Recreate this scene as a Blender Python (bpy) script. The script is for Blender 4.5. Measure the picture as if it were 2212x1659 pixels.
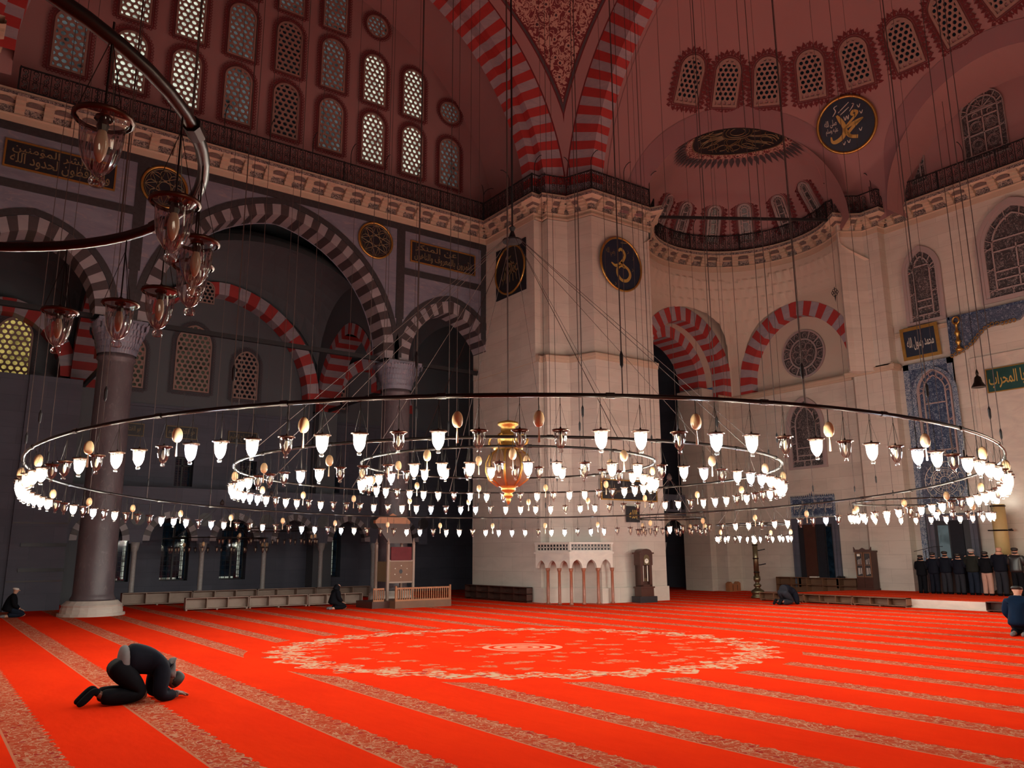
import bpy, bmesh, math, random
from math import pi, sin, cos, sqrt, radians as R_, atan2, hypot, floor
from mathutils import Vector as V, Matrix as M

for _o in list(bpy.data.objects):
    bpy.data.objects.remove(_o)
S = bpy.context.scene
COL = S.collection
RND = random.Random(7)

# ------------------------------------------------------------------ camera
W, H = 2212, 1659
FPX = 1736.43
PITCH, ROLL, YAW = 0.20796318, 0.00525337, 0.62802096
CAM = V((0, 0, 2.0))
_F = V((0, cos(PITCH), sin(PITCH))); _U = V((0, -sin(PITCH), cos(PITCH))); _Rt = V((1, 0, 0))
_Rt, _U = cos(ROLL) * _Rt - sin(ROLL) * _U, sin(ROLL) * _Rt + cos(ROLL) * _U
_M = M.Rotation(-YAW, 3, 'Z')
_F, _U, _Rt = _M @ _F, _M @ _U, _M @ _Rt
cam = bpy.data.cameras.new('camera')
cam.sensor_width = 36.0
cam.lens = 36.0 * FPX / W
cam.clip_end = 200
camo = bpy.data.objects.new('camera', cam)
COL.objects.link(camo)
camo.matrix_world = M(((_Rt.x, _U.x, -_F.x, CAM.x), (_Rt.y, _U.y, -_F.y, CAM.y), (_Rt.z, _U.z, -_F.z, CAM.z), (0, 0, 0, 1)))
S.camera = camo

# ------------------------------------------------------------------ world, exposure
wd = bpy.data.worlds.new('dusk'); S.world = wd
wd.use_nodes = True
wd.node_tree.nodes['Background'].inputs[0].default_value = (0.10, 0.16, 0.30, 1)
wd.node_tree.nodes['Background'].inputs[1].default_value = 0.12
S.view_settings.view_transform = 'Standard'
S.view_settings.look = 'None'
S.view_settings.exposure = 0.0
S.view_settings.gamma = 1.0
S.view_settings.use_curve_mapping = False
S.cycles.max_bounces = 6
S.cycles.diffuse_bounces = 4
S.cycles.glossy_bounces = 3
S.cycles.transmission_bounces = 4
S.cycles.transparent_max_bounces = 14
S.cycles.caustics_reflective = False
S.cycles.caustics_refractive = False
S.cycles.sample_clamp_indirect = 4.0
S.cycles.use_denoising = True
S.cycles.use_light_tree = True

WARM = (1.0, 0.93, 0.76); COOL = (0.80, 0.93, 1.08)
BULB_POWER = 400.0

# ------------------------------------------------------------------ materials
class NT:
    """tiny node-tree writer"""
    def __init__(s, name):
        s.m = bpy.data.materials.new(name); s.m.use_nodes = True
        s.t = s.m.node_tree; s.t.nodes.clear()
        s.out = s.t.nodes.new('ShaderNodeOutputMaterial')
    def n(s, typ, **kw):
        nd = s.t.nodes.new('ShaderNode' + typ)
        for k, v in kw.items(): setattr(nd, k, v)
        return nd
    def put(s, sock, v):
        if v is None: return
        if hasattr(v, 'is_output'): s.t.links.new(v, sock)
        else:
            try: sock.default_value = v
            except Exception: sock.default_value = (*v, 1)
    def ma(s, op, a, b=None, c=None):
        nd = s.n('Math', operation=op)
        s.put(nd.inputs[0], a); s.put(nd.inputs[1], b)
        if c is not None: s.put(nd.inputs[2], c)
        return nd.outputs[0]
    def vec(s, x, y, z=0.0):
        nd = s.n('CombineXYZ')
        for i, q in enumerate((x, y, z)): s.put(nd.inputs[i], q)
        return nd.outputs[0]
    def pos(s, kind='world'):
        if kind == 'world': p = s.n('NewGeometry').outputs['Position']
        else: p = s.n('TexCoord').outputs['Object']
        q = s.n('SeparateXYZ'); s.put(q.inputs[0], p)
        return p, q.outputs[0], q.outputs[1], q.outputs[2]
    def scale(s, v, k):
        nd = s.n('VectorMath', operation='MULTIPLY'); s.put(nd.inputs[0], v)
        nd.inputs[1].default_value = k if isinstance(k, tuple) else (k, k, k)
        return nd.outputs[0]
    def noise(s, v, sc, det=3.0, rough=.55, dist=0.0):
        nd = s.n('TexNoise'); s.put(nd.inputs['Vector'], v)
        nd.inputs['Scale'].default_value = sc; nd.inputs['Detail'].default_value = det
        nd.inputs['Roughness'].default_value = rough; nd.inputs['Distortion'].default_value = dist
        return nd.outputs[0]
    def voro(s, v, sc, feature='F1', rnd=1.0):
        nd = s.n('TexVoronoi', feature=feature); s.put(nd.inputs['Vector'], v)
        nd.inputs['Scale'].default_value = sc; nd.inputs['Randomness'].default_value = rnd
        return nd.outputs[0], nd.outputs[1]
    def mix(s, f, a, b):
        nd = s.n('Mix', data_type='RGBA'); s.put(nd.inputs[0], f)
        s.put(nd.inputs[6], a); s.put(nd.inputs[7], b)
        return nd.outputs[2]
    def step(s, x, lo, hi):
        nd = s.n('MapRange', interpolation_type='LINEAR'); s.put(nd.inputs[0], x)
        nd.inputs[1].default_value = lo; nd.inputs[2].default_value = hi
        return nd.outputs[0]
    def bsdf(s, col, rough=.6, metal=0.0, bump=None, bstr=.3, bdist=.02, spec=.5):
        b = s.n('BsdfPrincipled')
        s.put(b.inputs['Base Color'], col); s.put(b.inputs['Roughness'], rough)
        s.put(b.inputs['Metallic'], metal); b.inputs['Specular IOR Level'].default_value = spec
        if bump is not None:
            bn = s.n('Bump'); bn.inputs['Strength'].default_value = bstr; bn.inputs['Distance'].default_value = bdist
            s.put(bn.inputs['Height'], bump); s.put(b.inputs['Normal'], bn.outputs[0])
        s.t.links.new(b.outputs[0], s.out.inputs[0])
        return s.m
    def surf(s, sh):
        s.t.links.new(sh, s.out.inputs[0]); return s.m

def plain(name, col, rough=.6, metal=0.0, var=.18, sc=3.0, kind='obj', spec=.5):
    n = NT(name); p, x, y, z = n.pos(kind)
    f = n.noise(p, sc, 4)
    c2 = tuple(min(1, c * (1 - var)) for c in col); c1 = tuple(min(1, c * (1 + var)) for c in col)
    return n.bsdf(n.mix(f, c1, c2), rough, metal, spec=.12 if 'cloth' in name or 'trousers' in name or name == 'denim' else spec)

def streaked(name, a, b, stretch=(1, 1, 5), sc=.8, rough=.4, third=None):
    n = NT(name); p, x, y, z = n.pos()
    q = n.scale(p, stretch)
    f = n.noise(q, sc, 6, .6, .6)
    c = n.mix(n.step(f, .3, .7), a, b)
    if third:
        g = n.noise(q, sc * 2.3, 5, .6, 1.5)
        c = n.mix(n.step(g, .55, .7), c, third)
    return n.bsdf(c, rough)

def masonry(name, a, b, mortar, bw=1.5, bh=.62, rough=.75):
    n = NT(name); p, x, y, z = n.pos()
    v = n.vec(n.ma('ADD', x, y), z)
    br = n.n('TexBrick'); n.put(br.inputs['Vector'], v)
    br.inputs['Scale'].default_value = 1.0
    n.put(br.inputs['Color1'], a); n.put(br.inputs['Color2'], b); n.put(br.inputs['Mortar'], mortar)
    br.inputs['Mortar Size'].default_value = .008; br.inputs['Mortar Smooth'].default_value = .3
    br.inputs['Brick Width'].default_value = bw; br.inputs['Row Height'].default_value = bh
    f = n.noise(n.scale(p, (.5, .5, 1.8)), 1.4, 5, .6, .4)
    c = n.mix(n.ma('MULTIPLY', n.step(f, .45, .75), .35), br.outputs[0], tuple(q * .62 for q in b))
    return n.bsdf(c, rough, bump=n.noise(p, 9, 3), bstr=.12)

MT = {}
MT['stone'] = masonry('limestone', (.60, .545, .475), (.54, .485, .42), (.43, .385, .335))
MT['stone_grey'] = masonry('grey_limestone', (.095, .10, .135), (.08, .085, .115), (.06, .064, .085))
MT['marble'] = streaked('marble_cladding', (.215, .215, .27), (.15, .15, .20), (1, 1, 3.5), .7, .4, (.27, .23, .25))  # darkened: the arcade's dimness is put into the marble's colour
MT['serpentine'] = plain('serpentine', (.035, .034, .038), .45, var=.5, sc=8, kind='world')
MT['voussoir_pale'] = streaked('pale_voussoir', (.30, .265, .27), (.22, .205, .235), (1, 1, 2), 1.3, .5)
MT['voussoir_dark'] = streaked('dark_voussoir', (.062, .046, .048), (.04, .034, .038), (1, 1, 2), 1.3, .5)
MT['paint_red'] = plain('painted_red_stone', (.40, .038, .036), .7, var=.22, sc=2.5, kind='world')
MT['paint_white'] = streaked('painted_white_stone', (.40, .34, .37), (.30, .265, .31), (1, 1, 3), 1.6, .7)
MT['plaster'] = plain('dimmed_plaster', (.35, .195, .195), .85, var=.07, sc=.5, kind='world')  # cream plaster; dimness of the upper vaults is put into its colour
MT['plaster_band'] = plain('grey_pink_plaster', (.27, .145, .155), .85, var=.06, sc=.5, kind='world')
MT['plaster_pale'] = plain('pale_plaster', (.58, .49, .40), .8, var=.06, sc=.7, kind='world')
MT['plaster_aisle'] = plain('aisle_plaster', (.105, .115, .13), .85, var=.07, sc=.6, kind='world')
MT['trim_stone'] = plain('cornice_stone', (.52, .40, .30), .65, var=.10, sc=2, kind='world')
MT['grille'] = plain('grille_plaster', (.31, .20, .17), .8, var=.05, sc=2)
MT['tracery'] = plain('tracery_plaster', (.36, .29, .285), .75, var=.05, sc=2)
MT['ornament_red'] = plain('red_painted_ornament', (.13, .014, .018), .8, var=.2, sc=4)
MT['ornament_dark'] = plain('dark_painted_ornament', (.07, .055, .065), .8, var=.2, sc=4)
MT['iron'] = plain('black_iron', (.020, .021, .024), .5, .3, var=.3, sc=5)
MT['bronze'] = plain('dark_bronze', (.030, .024, .021), .34, .8, var=.3, sc=6)
MT['rim'] = plain('copper_rim', (.10, .055, .038), .35, .85, var=.2, sc=20)
MT['gold'] = plain('gilding', (.55, .33, .09), .35, .85, var=.2, sc=6)
MT['gold_paint'] = plain('gold_lettering', (.50, .34, .09), .5, .25, var=.1, sc=6)
MT['gold_dim'] = plain('dull_gold_lettering', (.20, .145, .075), .6, .2, var=.15, sc=6)
MT['silver_paint'] = plain('pale_lettering', (.55, .53, .47), .5, .1, var=.08, sc=6)
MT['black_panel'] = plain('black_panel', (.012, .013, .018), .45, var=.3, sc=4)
MT['navy_panel'] = plain('navy_panel', (.012, .022, .045), .4, var=.2, sc=4)
MT['green_panel'] = plain('green_panel', (.01, .06, .055), .4, var=.2, sc=4)
MT['dark_glass'] = plain('dark_window_glass', (.05, .05, .055), .18, var=.6, sc=7)
MT['wood'] = plain('brown_wood', (.16, .075, .04), .5, var=.25, sc=3)
MT['wood_grey'] = plain('weathered_shelf_wood', (.30, .215, .17), .6, var=.2, sc=3)
MT['wood_dark'] = plain('dark_mahogany', (.055, .02, .014), .35, var=.3, sc=3)
MT['wood_box'] = plain('orange_wood', (.35, .14, .06), .5, var=.2, sc=5)
MT['brass'] = plain('aged_brass', (.16, .13, .075), .35, .85, var=.25, sc=5)
MT['wax'] = plain('beeswax_candle', (.50, .38, .17), .55, var=.12, sc=3)
MT['egg'] = plain('ostrich_egg', (.68, .45, .24), .3, var=.12, sc=9)
MT['tassel'] = plain('cream_tassel', (.6, .48, .33), .8, var=.1, sc=9)
MT['rope'] = plain('steel_wire', (.10, .075, .07), .5, .5, var=.2, sc=2, kind='world')
MT['porphyry'] = streaked('porphyry_column', (.115, .092, .10), (.075, .062, .072), (2.2, 2.2, 1), 1.1, .45, (.145, .12, .13))
MT['grey_shaft'] = plain('grey_granite_shaft', (.33, .31, .30), .5, var=.35, sc=14, kind='world')
MT['red_shaft'] = plain('red_breccia_shaft', (.30, .10, .055), .35, var=.3, sc=9, kind='world')
MT['marble_white'] = streaked('white_marble', (.62, .56, .48), (.48, .43, .39), (1, 1, 2), 1.5, .4)
MT['cloth_red'] = plain('dark_red_cushion', (.12, .018, .022), .9, var=.3, sc=6)
MT['skin_dark'] = plain('dark_skin', (.15, .065, .04), .5, var=.1, sc=12)
MT['skin'] = plain('skin', (.50, .27, .185), .5, var=.1, sc=12)
MT['cloth_black'] = plain('black_cloth', (.004, .0045, .007), .85, var=.3, sc=14)
MT['cloth_navy'] = plain('navy_cloth', (.005, .0065, .013), .8, var=.3, sc=10)
MT['cloth_blue'] = plain('blue_cloth', (.002, .012, .036), .8, var=.3, sc=8)
MT['cloth_grey'] = plain('grey_cloth', (.17, .165, .17), .85, var=.15, sc=12)
MT['cloth_olive'] = plain('olive_cloth', (.014, .016, .014), .85, var=.2, sc=9)
MT['cloth_jeans'] = plain('denim', (.010, .015, .028), .85, var=.25, sc=9)
MT['cloth_slate'] = plain('slate_trousers', (.020, .021, .028), .85, var=.2, sc=9)
MT['cloth_pink'] = plain('beige_trousers', (.42, .25, .20), .85, var=.12, sc=9)
MT['leather'] = plain('black_leather', (.016, .016, .017), .38, var=.3, sc=8)
MT['hair'] = plain('black_hair', (.012, .010, .009), .6, var=.3, sc=30)
MT['hair_grey'] = plain('grey_hair', (.33, .31, .29), .7, var=.2, sc=30)
MT['white_cap'] = plain('white_knit_cap', (.62, .58, .54), .9, var=.1, sc=30)
MT['white'] = plain('white_enamel', (.75, .72, .62), .5, var=.05, sc=4)

def mk_emit(name, col, st):
    n = NT(name); e = n.n('Emission'); n.put(e.inputs[0], col); e.inputs[1].default_value = st
    return n.surf(e.outputs[0])
MT['bulb_warm'] = mk_emit('lit_bulb_warm', WARM, BULB_POWER)
MT['bulb_cool'] = mk_emit('lit_bulb_cool', COOL, BULB_POWER * .9)
MT['globe_lamp'] = mk_emit('lit_globe', (1, .93, .80), 34.0)
MT['bulb_off'] = plain('unlit_bulb', (.62, .52, .36), .3, var=.1, sc=20)

def mk_glass(name, trans, tint=(.94, .95, .95)):
    n = NT(name)
    p, x, y, z = n.pos('obj')
    ang = n.ma('ARCTAN2', y, x)
    rib = n.ma('SINE', n.ma('ADD', n.ma('MULTIPLY', ang, 14.0), n.ma('MULTIPLY', z, 30.0)))
    bn = n.n('Bump'); bn.inputs['Strength'].default_value = .35; bn.inputs['Distance'].default_value = .006
    n.put(bn.inputs['Height'], rib)
    lw = n.n('LayerWeight'); lw.inputs['Blend'].default_value = .35; n.put(lw.inputs['Normal'], bn.outputs[0])
    tr = n.n('BsdfTransparent'); n.put(tr.inputs[0], (*tint, 1))
    gl = n.n('BsdfGlossy'); gl.inputs['Roughness'].default_value = .06; n.put(gl.inputs['Normal'], bn.outputs[0])
    mx = n.n('MixShader'); n.put(mx.inputs[0], n.ma('MULTIPLY_ADD', lw.outputs['Fresnel'], .75, .05))
    n.put(mx.inputs[1], tr.outputs[0]); n.put(mx.inputs[2], gl.outputs[0])
    if trans <= 0: return n.surf(mx.outputs[0])
    tl = n.n('BsdfTranslucent'); n.put(tl.inputs[0], (.95, .93, .88, 1))
    m2 = n.n('MixShader'); m2.inputs[0].default_value = trans
    n.put(m2.inputs[1], mx.outputs[0]); n.put(m2.inputs[2], tl.outputs[0])
    return n.surf(m2.outputs[0])
MT['glass'] = mk_glass('clear_ribbed_glass', 0.0)
MT['glass_lit'] = mk_glass('bloom_lit_glass', .035)  # clear glass with translucence added to imitate the bloom of lit bulbs
def mk_pane(name):
    n = NT(name)
    lw = n.n('LayerWeight'); lw.inputs['Blend'].default_value = .3
    tr = n.n('BsdfTransparent'); n.put(tr.inputs[0], (.7, .76, .82, 1))
    gl = n.n('BsdfGlossy'); gl.inputs['Roughness'].default_value = .05
    mx = n.n('MixShader'); n.put(mx.inputs[0], n.ma('MULTIPLY_ADD', lw.outputs['Fresnel'], .6, .04))
    n.put(mx.inputs[1], tr.outputs[0]); n.put(mx.inputs[2], gl.outputs[0])
    return n.surf(mx.outputs[0])
MT['pane'] = mk_pane('window_glass')

def mk_litpane(name, col, lo, hi, sc=1.6):
    n = NT(name); p, x, y, z = n.pos()
    f = n.noise(p, sc, 3, .6, .5)
    st = n.ma('MULTIPLY_ADD', n.step(f, .32, .62), hi - lo, lo)
    g = n.noise(p, sc * 5, 2)
    e = n.n('Emission'); n.put(e.inputs[0], n.mix(g, col, tuple(min(1, c * k) for c, k in zip(col, (.86, 1.0, 1.1)))))
    n.put(e.inputs[1], st)
    return n.surf(e.outputs[0])
MT['pane_bright'] = mk_litpane('floodlit_pane', (.92, .92, .70), .25, .95)
MT['pane_dim'] = mk_litpane('dusky_pane', (.55, .62, .60), .01, .16, 1.1)
MT['pane_dark'] = mk_litpane('night_pane', (.35, .33, .36), .006, .012)
MT['pane_amber'] = mk_litpane('amber_pane', (.85, .60, .16), .10, .6, 2.6)
MT['pane_amberdim'] = mk_litpane('faint_amber_pane', (.62, .50, .32), .012, .05, 2.0)
MT['pane_street'] = mk_litpane('street_pane', (.92, .85, .62), .10, .55, 2.5)
MT['pane_blue'] = mk_litpane('blue_night_pane', (.08, .15, .22), .006, .045, 2.2)

def mk_carpet():
    n = NT('red_carpet'); p, x, y, z = n.pos()
    # stripes along Y, one every 1.5 m
    u = n.ma('MULTIPLY', n.ma('FRACT', n.ma('DIVIDE', n.ma('ADD', x, 28.98), 1.5)), 1.5)
    nz = n.noise(p, 11, 2)
    scal = n.ma('ABSOLUTE', n.ma('SINE', n.ma('MULTIPLY', y, 13.0)))
    wid = n.ma('ADD', n.ma('MULTIPLY_ADD', scal, .05, .345), n.ma('MULTIPLY', nz, .11))
    inside = n.ma('LESS_THAN', u, wid)
    # medallion
    dx = n.ma('SUBTRACT', x, 10.95); dy = n.ma('SUBTRACT', y, 14.75)
    a = n.ma('DIVIDE', n.ma('SUBTRACT', n.ma('MULTIPLY', dx, .809), n.ma('MULTIPLY', dy, .588)), 5.15)
    b = n.ma('DIVIDE', n.ma('ADD', n.ma('MULTIPLY', dx, .588), n.ma('MULTIPLY', dy, .809)), 4.35)
    r = n.ma('SQRT', n.ma('ADD', n.ma('MULTIPLY', a, a), n.ma('MULTIPLY', b, b)))
    th = n.ma('ARCTAN2', b, a)
    outm = n.ma('GREATER_THAN', r, 1.14)
    stripe = n.ma('MULTIPLY', inside, outm)
    # main red pile
    big = n.noise(n.scale(p, (.9, .5, 1)), .9, 4, .6)
    red = n.mix(n.step(big, .3, .75), (.90, .040, .008), (.80, .030, .008))
    # floral stripe
    q = n.scale(p, (1.0, .8, 1))
    w1 = n.noise(q, 6.5, 2, .5, 1.6)
    line = n.ma('LESS_THAN', n.ma('ABSOLUTE', n.ma('SUBTRACT', w1, .5)), .030)
    w2 = n.noise(q, 13.0, 1, .5, 1.0)
    line2 = n.ma('LESS_THAN', n.ma('ABSOLUTE', n.ma('SUBTRACT', w2, .47)), .04)
    vd, vc = n.voro(q, 6.0, 'F1', .55)
    dot = n.ma('LESS_THAN', n.ma('ADD', vd, n.ma('MULTIPLY_ADD', n.noise(p, 20, 1), .2, -.1)), .20)
    sc = n.mix(n.noise(p, 5, 2), (.50, .080, .036), (.42, .055, .024))
    sc = n.mix(n.ma('MULTIPLY', line2, .55), sc, (.50, .19, .105))
    sc = n.mix(n.ma('MULTIPLY', line, .8), sc, (.58, .33, .21))
    sc = n.mix(n.ma('MULTIPLY', dot, .85), sc, (.33, .018, .022))
    edge = n.ma('LESS_THAN', u, .028)
    sc = n.mix(edge, sc, (.56, .21, .12))
    col = n.mix(stripe, red, sc)
    # medallion rim
    lob = n.ma('MULTIPLY', n.ma('SINE', n.ma('MULTIPLY', th, 32.0)), .035)
    rr = n.ma('ADD', r, n.ma('ADD', lob, n.ma('MULTIPLY_ADD', n.noise(p, 3.0, 2), .10, -.05)))
    ring = n.ma('MULTIPLY', n.ma('GREATER_THAN', rr, .90), n.ma('LESS_THAN', rr, 1.04))
    pv = n.vec(n.ma('MULTIPLY', th, 5.0), n.ma('MULTIPLY', r, 5.0))
    rd, rc = n.voro(pv, 3.4)
    rn = n.noise(pv, 5.5, 2, .5, 1.2)
    rcol = n.mix(n.step(rn, .46, .54), (.62, .42, .28), (.74, .07, .018))
    rcol = n.mix(n.ma('LESS_THAN', rd, .20), rcol, (.35, .015, .022))
    col = n.mix(ring, col, rcol)
    # medallion field: scattered palmettes
    fld = n.ma('LESS_THAN', rr, .90)
    mv = n.vec(n.ma('MULTIPLY', n.ma('ABSOLUTE', n.ma('SINE', n.ma('MULTIPLY', th, 4.0))), 1.6), n.ma('MULTIPLY', r, 2.4))
    fd, fc = n.voro(n.vec(a, b), 8.5)
    wig = n.ma('ADD', fd, n.ma('MULTIPLY_ADD', n.noise(p, 6.5, 2), .5, -.25))
    pal = n.ma('MULTIPLY', n.ma('LESS_THAN', wig, .30), fld)
    pcol = n.mix(n.step(n.noise(p, 9, 2, .5, 1.0), .45, .55), (.60, .24, .14), (.66, .10, .035))
    col = n.mix(n.ma('MULTIPLY', pal, .85), col, pcol)
    cen = n.ma('MULTIPLY', n.ma('LESS_THAN', r, .19), n.ma('GREATER_THAN', n.ma('SINE', n.ma('MULTIPLY', r, 130.0)), -.2))
    col = n.mix(n.ma('MULTIPLY', cen, .6), col, (.80, .52, .34))
    # seams
    seam = n.ma('LESS_THAN', n.ma('ABSOLUTE', n.ma('SUBTRACT', n.ma('FRACT', n.ma('DIVIDE', n.ma('ADD', x, .35), 4.5)), .5)), .0035)
    seam = n.ma('MULTIPLY', seam, n.ma('GREATER_THAN', x, 14.0))
    col = n.mix(n.ma('MULTIPLY', seam, .7), col, (.25, .012, .01))
    fine = n.noise(p, 90, 2)
    col = n.mix(n.ma('MULTIPLY', fine, .22), col, (.55, .02, .008))
    h = n.ma('ADD', n.noise(n.scale(p, (1.5, .6, 1)), 1.6, 3), n.ma('MULTIPLY', fine, .12))
    return n.bsdf(col, 1.0, bump=h, bstr=.5, bdist=.05, spec=0.0)
MT['carpet'] = mk_carpet()
def mk_carpet2():
    n = NT('platform_carpet'); p, x, y, z = n.pos()
    red = n.mix(n.noise(p, 1.2, 4), (.86, .062, .016), (.74, .045, .015))
    s = n.ma('LESS_THAN', n.ma('FRACT', n.ma('DIVIDE', x, 1.5)), .12)
    w = n.ma('LESS_THAN', n.ma('ABSOLUTE', n.ma('SUBTRACT', n.noise(p, 10, 2, .5, 1.2), .5)), .05)
    return n.bsdf(n.mix(n.ma('MULTIPLY', s, n.ma('MULTIPLY', w, .8)), red, (.6, .3, .2)), 1.0, spec=0.0)
MT['carpet2'] = mk_carpet2()

def mk_arabesque(name, bg, fg, sc, th=.045, spot=None, kind='world', rough=.6):
    n = NT(name); p, x, y, z = n.pos(kind)
    w = n.noise(p, sc, 2, .5, 1.6)
    l1 = n.ma('LESS_THAN', n.ma('ABSOLUTE', n.ma('SUBTRACT', w, .5)), th)
    vd, vc = n.voro(p, sc * .8)
    pet = n.ma('LESS_THAN', n.ma('ABSOLUTE', n.ma('SUBTRACT', vd, .26)), .06)
    c = n.mix(n.ma('MAXIMUM', l1, pet), bg, fg)
    if spot: c = n.mix(n.ma('LESS_THAN', vd, .16), c, spot)
    return n.bsdf(c, rough)
MT['arabesque'] = mk_arabesque('pendentive_arabesque', (.16, .022, .030), (.52, .33, .27), 3.4, .06, (.05, .02, .035))
MT['frieze'] = mk_arabesque('carved_frieze', (.075, .062, .068), (.40, .33, .29), 9.0, .05)
MT['coffer'] = plain('carved_coffer', (.14, .10, .09), .8, var=.5, sc=14, kind='world')
MT['tile'] = mk_arabesque('iznik_tile', (.022, .045, .105), (.20, .26, .34), 8.0, .022, (.012, .02, .05), rough=.3)
MT['tile_border'] = mk_arabesque('tile_border', (.055, .10, .18), (.34, .40, .46), 10.0, .05, (.015, .03, .075), rough=.3)
MT['tile_star'] = mk_arabesque('star_tile', (.05, .075, .125), (.20, .23, .30), 7.0, .018, (.012, .016, .035), rough=.3)
def mk_stained(name):
    n = NT(name); p, x, y, z = n.pos('obj')
    w = n.noise(p, 4.2, 3, .5, 1.8)
    l = n.ma('LESS_THAN', n.ma('ABSOLUTE', n.ma('SUBTRACT', w, .5)), .022)
    c = n.mix(n.noise(p, 9, 2), (.07, .06, .062), (.035, .036, .042))
    return n.bsdf(n.mix(n.ma('MULTIPLY', l, .7), c, (.33, .29, .29)), .35)
MT['stained'] = mk_stained('leaded_dark_glass')
# ------------------------------------------------------------------ helpers
class MB:
    """collects faces, then links them as ONE mesh object"""
    def __init__(s): s.v = []; s.f = []; s.mi = []
    def add(s, pts, m=0):
        b = len(s.v); s.v += [tuple(p) for p in pts]; s.f.append(tuple(range(b, b + len(pts)))); s.mi.append(m)
    def box(s, x0, x1, y0, y1, z0, z1, m=0):
        b = len(s.v)
        s.v += [(x, y, z) for z in (z0, z1) for y in (y0, y1) for x in (x0, x1)]
        for q in ((0, 2, 3, 1), (4, 5, 7, 6), (0, 1, 5, 4), (2, 6, 7, 3), (0, 4, 6, 2), (1, 3, 7, 5)):
            s.f.append(tuple(b + i for i in q)); s.mi.append(m)
        return s
    def grid(s, fn, us, vs, m=0, mf=None, closed=False):
        b = len(s.v); nu, nv = len(us), len(vs)
        s.v += [tuple(fn(u, v)) for v in vs for u in us]
        for j in range(nv - 1):
            for i in range(nu if closed else nu - 1):
                k = (i + 1) % nu
                s.f.append((b + j * nu + i, b + j * nu + k, b + (j + 1) * nu + k, b + (j + 1) * nu + i))
                s.mi.append(mf(i, j) if mf else m)
        return s
    def prism(s, poly, d, m=0, cap=True):
        """poly: list of 3d points, extruded by vector d"""
        n = len(poly); b = len(s.v); d = V(d)
        s.v += [tuple(p) for p in poly] + [tuple(V(p) + d) for p in poly]
        for i in range(n):
            k = (i + 1) % n
            s.f.append((b + i, b + k, b + n + k, b + n + i)); s.mi.append(m)
        if cap:
            s.f.append(tuple(b + n - 1 - i for i in range(n))); s.mi.append(m)
            s.f.append(tuple(b + n + i for i in range(n))); s.mi.append(m)
        return s
    def tube(s, pts, r, n=8, m=0, closed=False, caps=True):
        pts = [V(p) for p in pts]; N = len(pts); b = len(s.v)
        rs = r if isinstance(r, (list, tuple)) else [r] * N
        up = None
        for i, p in enumerate(pts):
            if closed: t = pts[(i + 1) % N] - pts[i - 1]
            else: t = pts[min(i + 1, N - 1)] - pts[max(i - 1, 0)]
            t.normalize()
            if up is None:
                up = V((0, 0, 1)) if abs(t.z) < .9 else V((1, 0, 0))
            a = (up - t * up.dot(t)).normalized(); c = t.cross(a); up = a
            for k in range(n):
                g = 2 * pi * (k + .5) / n
                s.v.append(tuple(p + (a * cos(g) + c * sin(g)) * rs[i]))
        for i in range(N if closed else N - 1):
            j = (i + 1) % N
            for k in range(n):
                l = (k + 1) % n
                s.f.append((b + i * n + k, b + i * n + l, b + j * n + l, b + j * n + k)); s.mi.append(m)
        if caps and not closed:
            s.f.append(tuple(b + n - 1 - k for k in range(n))); s.mi.append(m)
            s.f.append(tuple(b + (N - 1) * n + k for k in range(n))); s.mi.append(m)
        return s
    def lathe(s, prof, n=16, c=(0, 0, 0), m=0, caps=True):
        b = len(s.v)
        for r, z in prof:
            for k in range(n):
                g = 2 * pi * k / n
                s.v.append((c[0] + r * cos(g), c[1] + r * sin(g), c[2] + z))
        for i in range(len(prof) - 1):
            for k in range(n):
                l = (k + 1) % n
                s.f.append((b + i * n + k, b + i * n + l, b + (i + 1) * n + l, b + (i + 1) * n + k)); s.mi.append(m)
        if caps:
            s.f.append(tuple(b + n - 1 - k for k in range(n))); s.mi.append(m)
            e = b + (len(prof) - 1) * n
            s.f.append(tuple(e + k for k in range(n))); s.mi.append(m)
        return s
    def clip(s, fn):
        """keep the part of every face where fn(point) > 0"""
        nv, nf, nm = [], [], []
        val = [fn(p) for p in s.v]; idx = {}; cut = {}
        def keep(i):
            if i not in idx: idx[i] = len(nv); nv.append(s.v[i])
            return idx[i]
        def edge(i, j):
            k = (min(i, j), max(i, j))
            if k not in cut:
                a, b = val[i], val[j]; t = a / (a - b)
                cut[k] = len(nv); nv.append(tuple(s.v[i][q] + (s.v[j][q] - s.v[i][q]) * t for q in range(3)))
            return cut[k]
        for f, m in zip(s.f, s.mi):
            o = []
            for a in range(len(f)):
                i, j = f[a], f[(a + 1) % len(f)]
                if val[i] > 0: o.append(keep(i))
                if (val[i] > 0) != (val[j] > 0): o.append(edge(i, j))
            if len(o) > 2: nf.append(tuple(o)); nm.append(m)
        s.v, s.f, s.mi = nv, nf, nm
        return s
    def copy(s):
        o = MB(); o.v = list(s.v); o.f = list(s.f); o.mi = list(s.mi); return o
    def join(s, o, m=None, T=None):
        b = len(s.v); s.v += [tuple(T @ V(p)) for p in o.v] if T is not None else o.v
        s.f += [tuple(b + i for i in f) for f in o.f]; s.mi += o.mi if m is None else [m] * len(o.f)
        return s
    def mesh(s, name, mats, smooth=False):
        me = bpy.data.meshes.new(name)
        me.from_pydata(s.v, [], s.f)
        for q in (mats if isinstance(mats, (list, tuple)) else [mats]): me.materials.append(MT[q] if isinstance(q, str) else q)
        me.polygons.foreach_set('material_index', s.mi)
        if smooth: me.polygons.foreach_set('use_smooth', [True] * len(me.polygons))
        bm = bmesh.new(); bm.from_mesh(me)
        bmesh.ops.remove_doubles(bm, verts=bm.verts, dist=1e-5)
        bmesh.ops.recalc_face_normals(bm, faces=bm.faces)
        bm.to_mesh(me); bm.free(); me.update()
        return me
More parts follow.
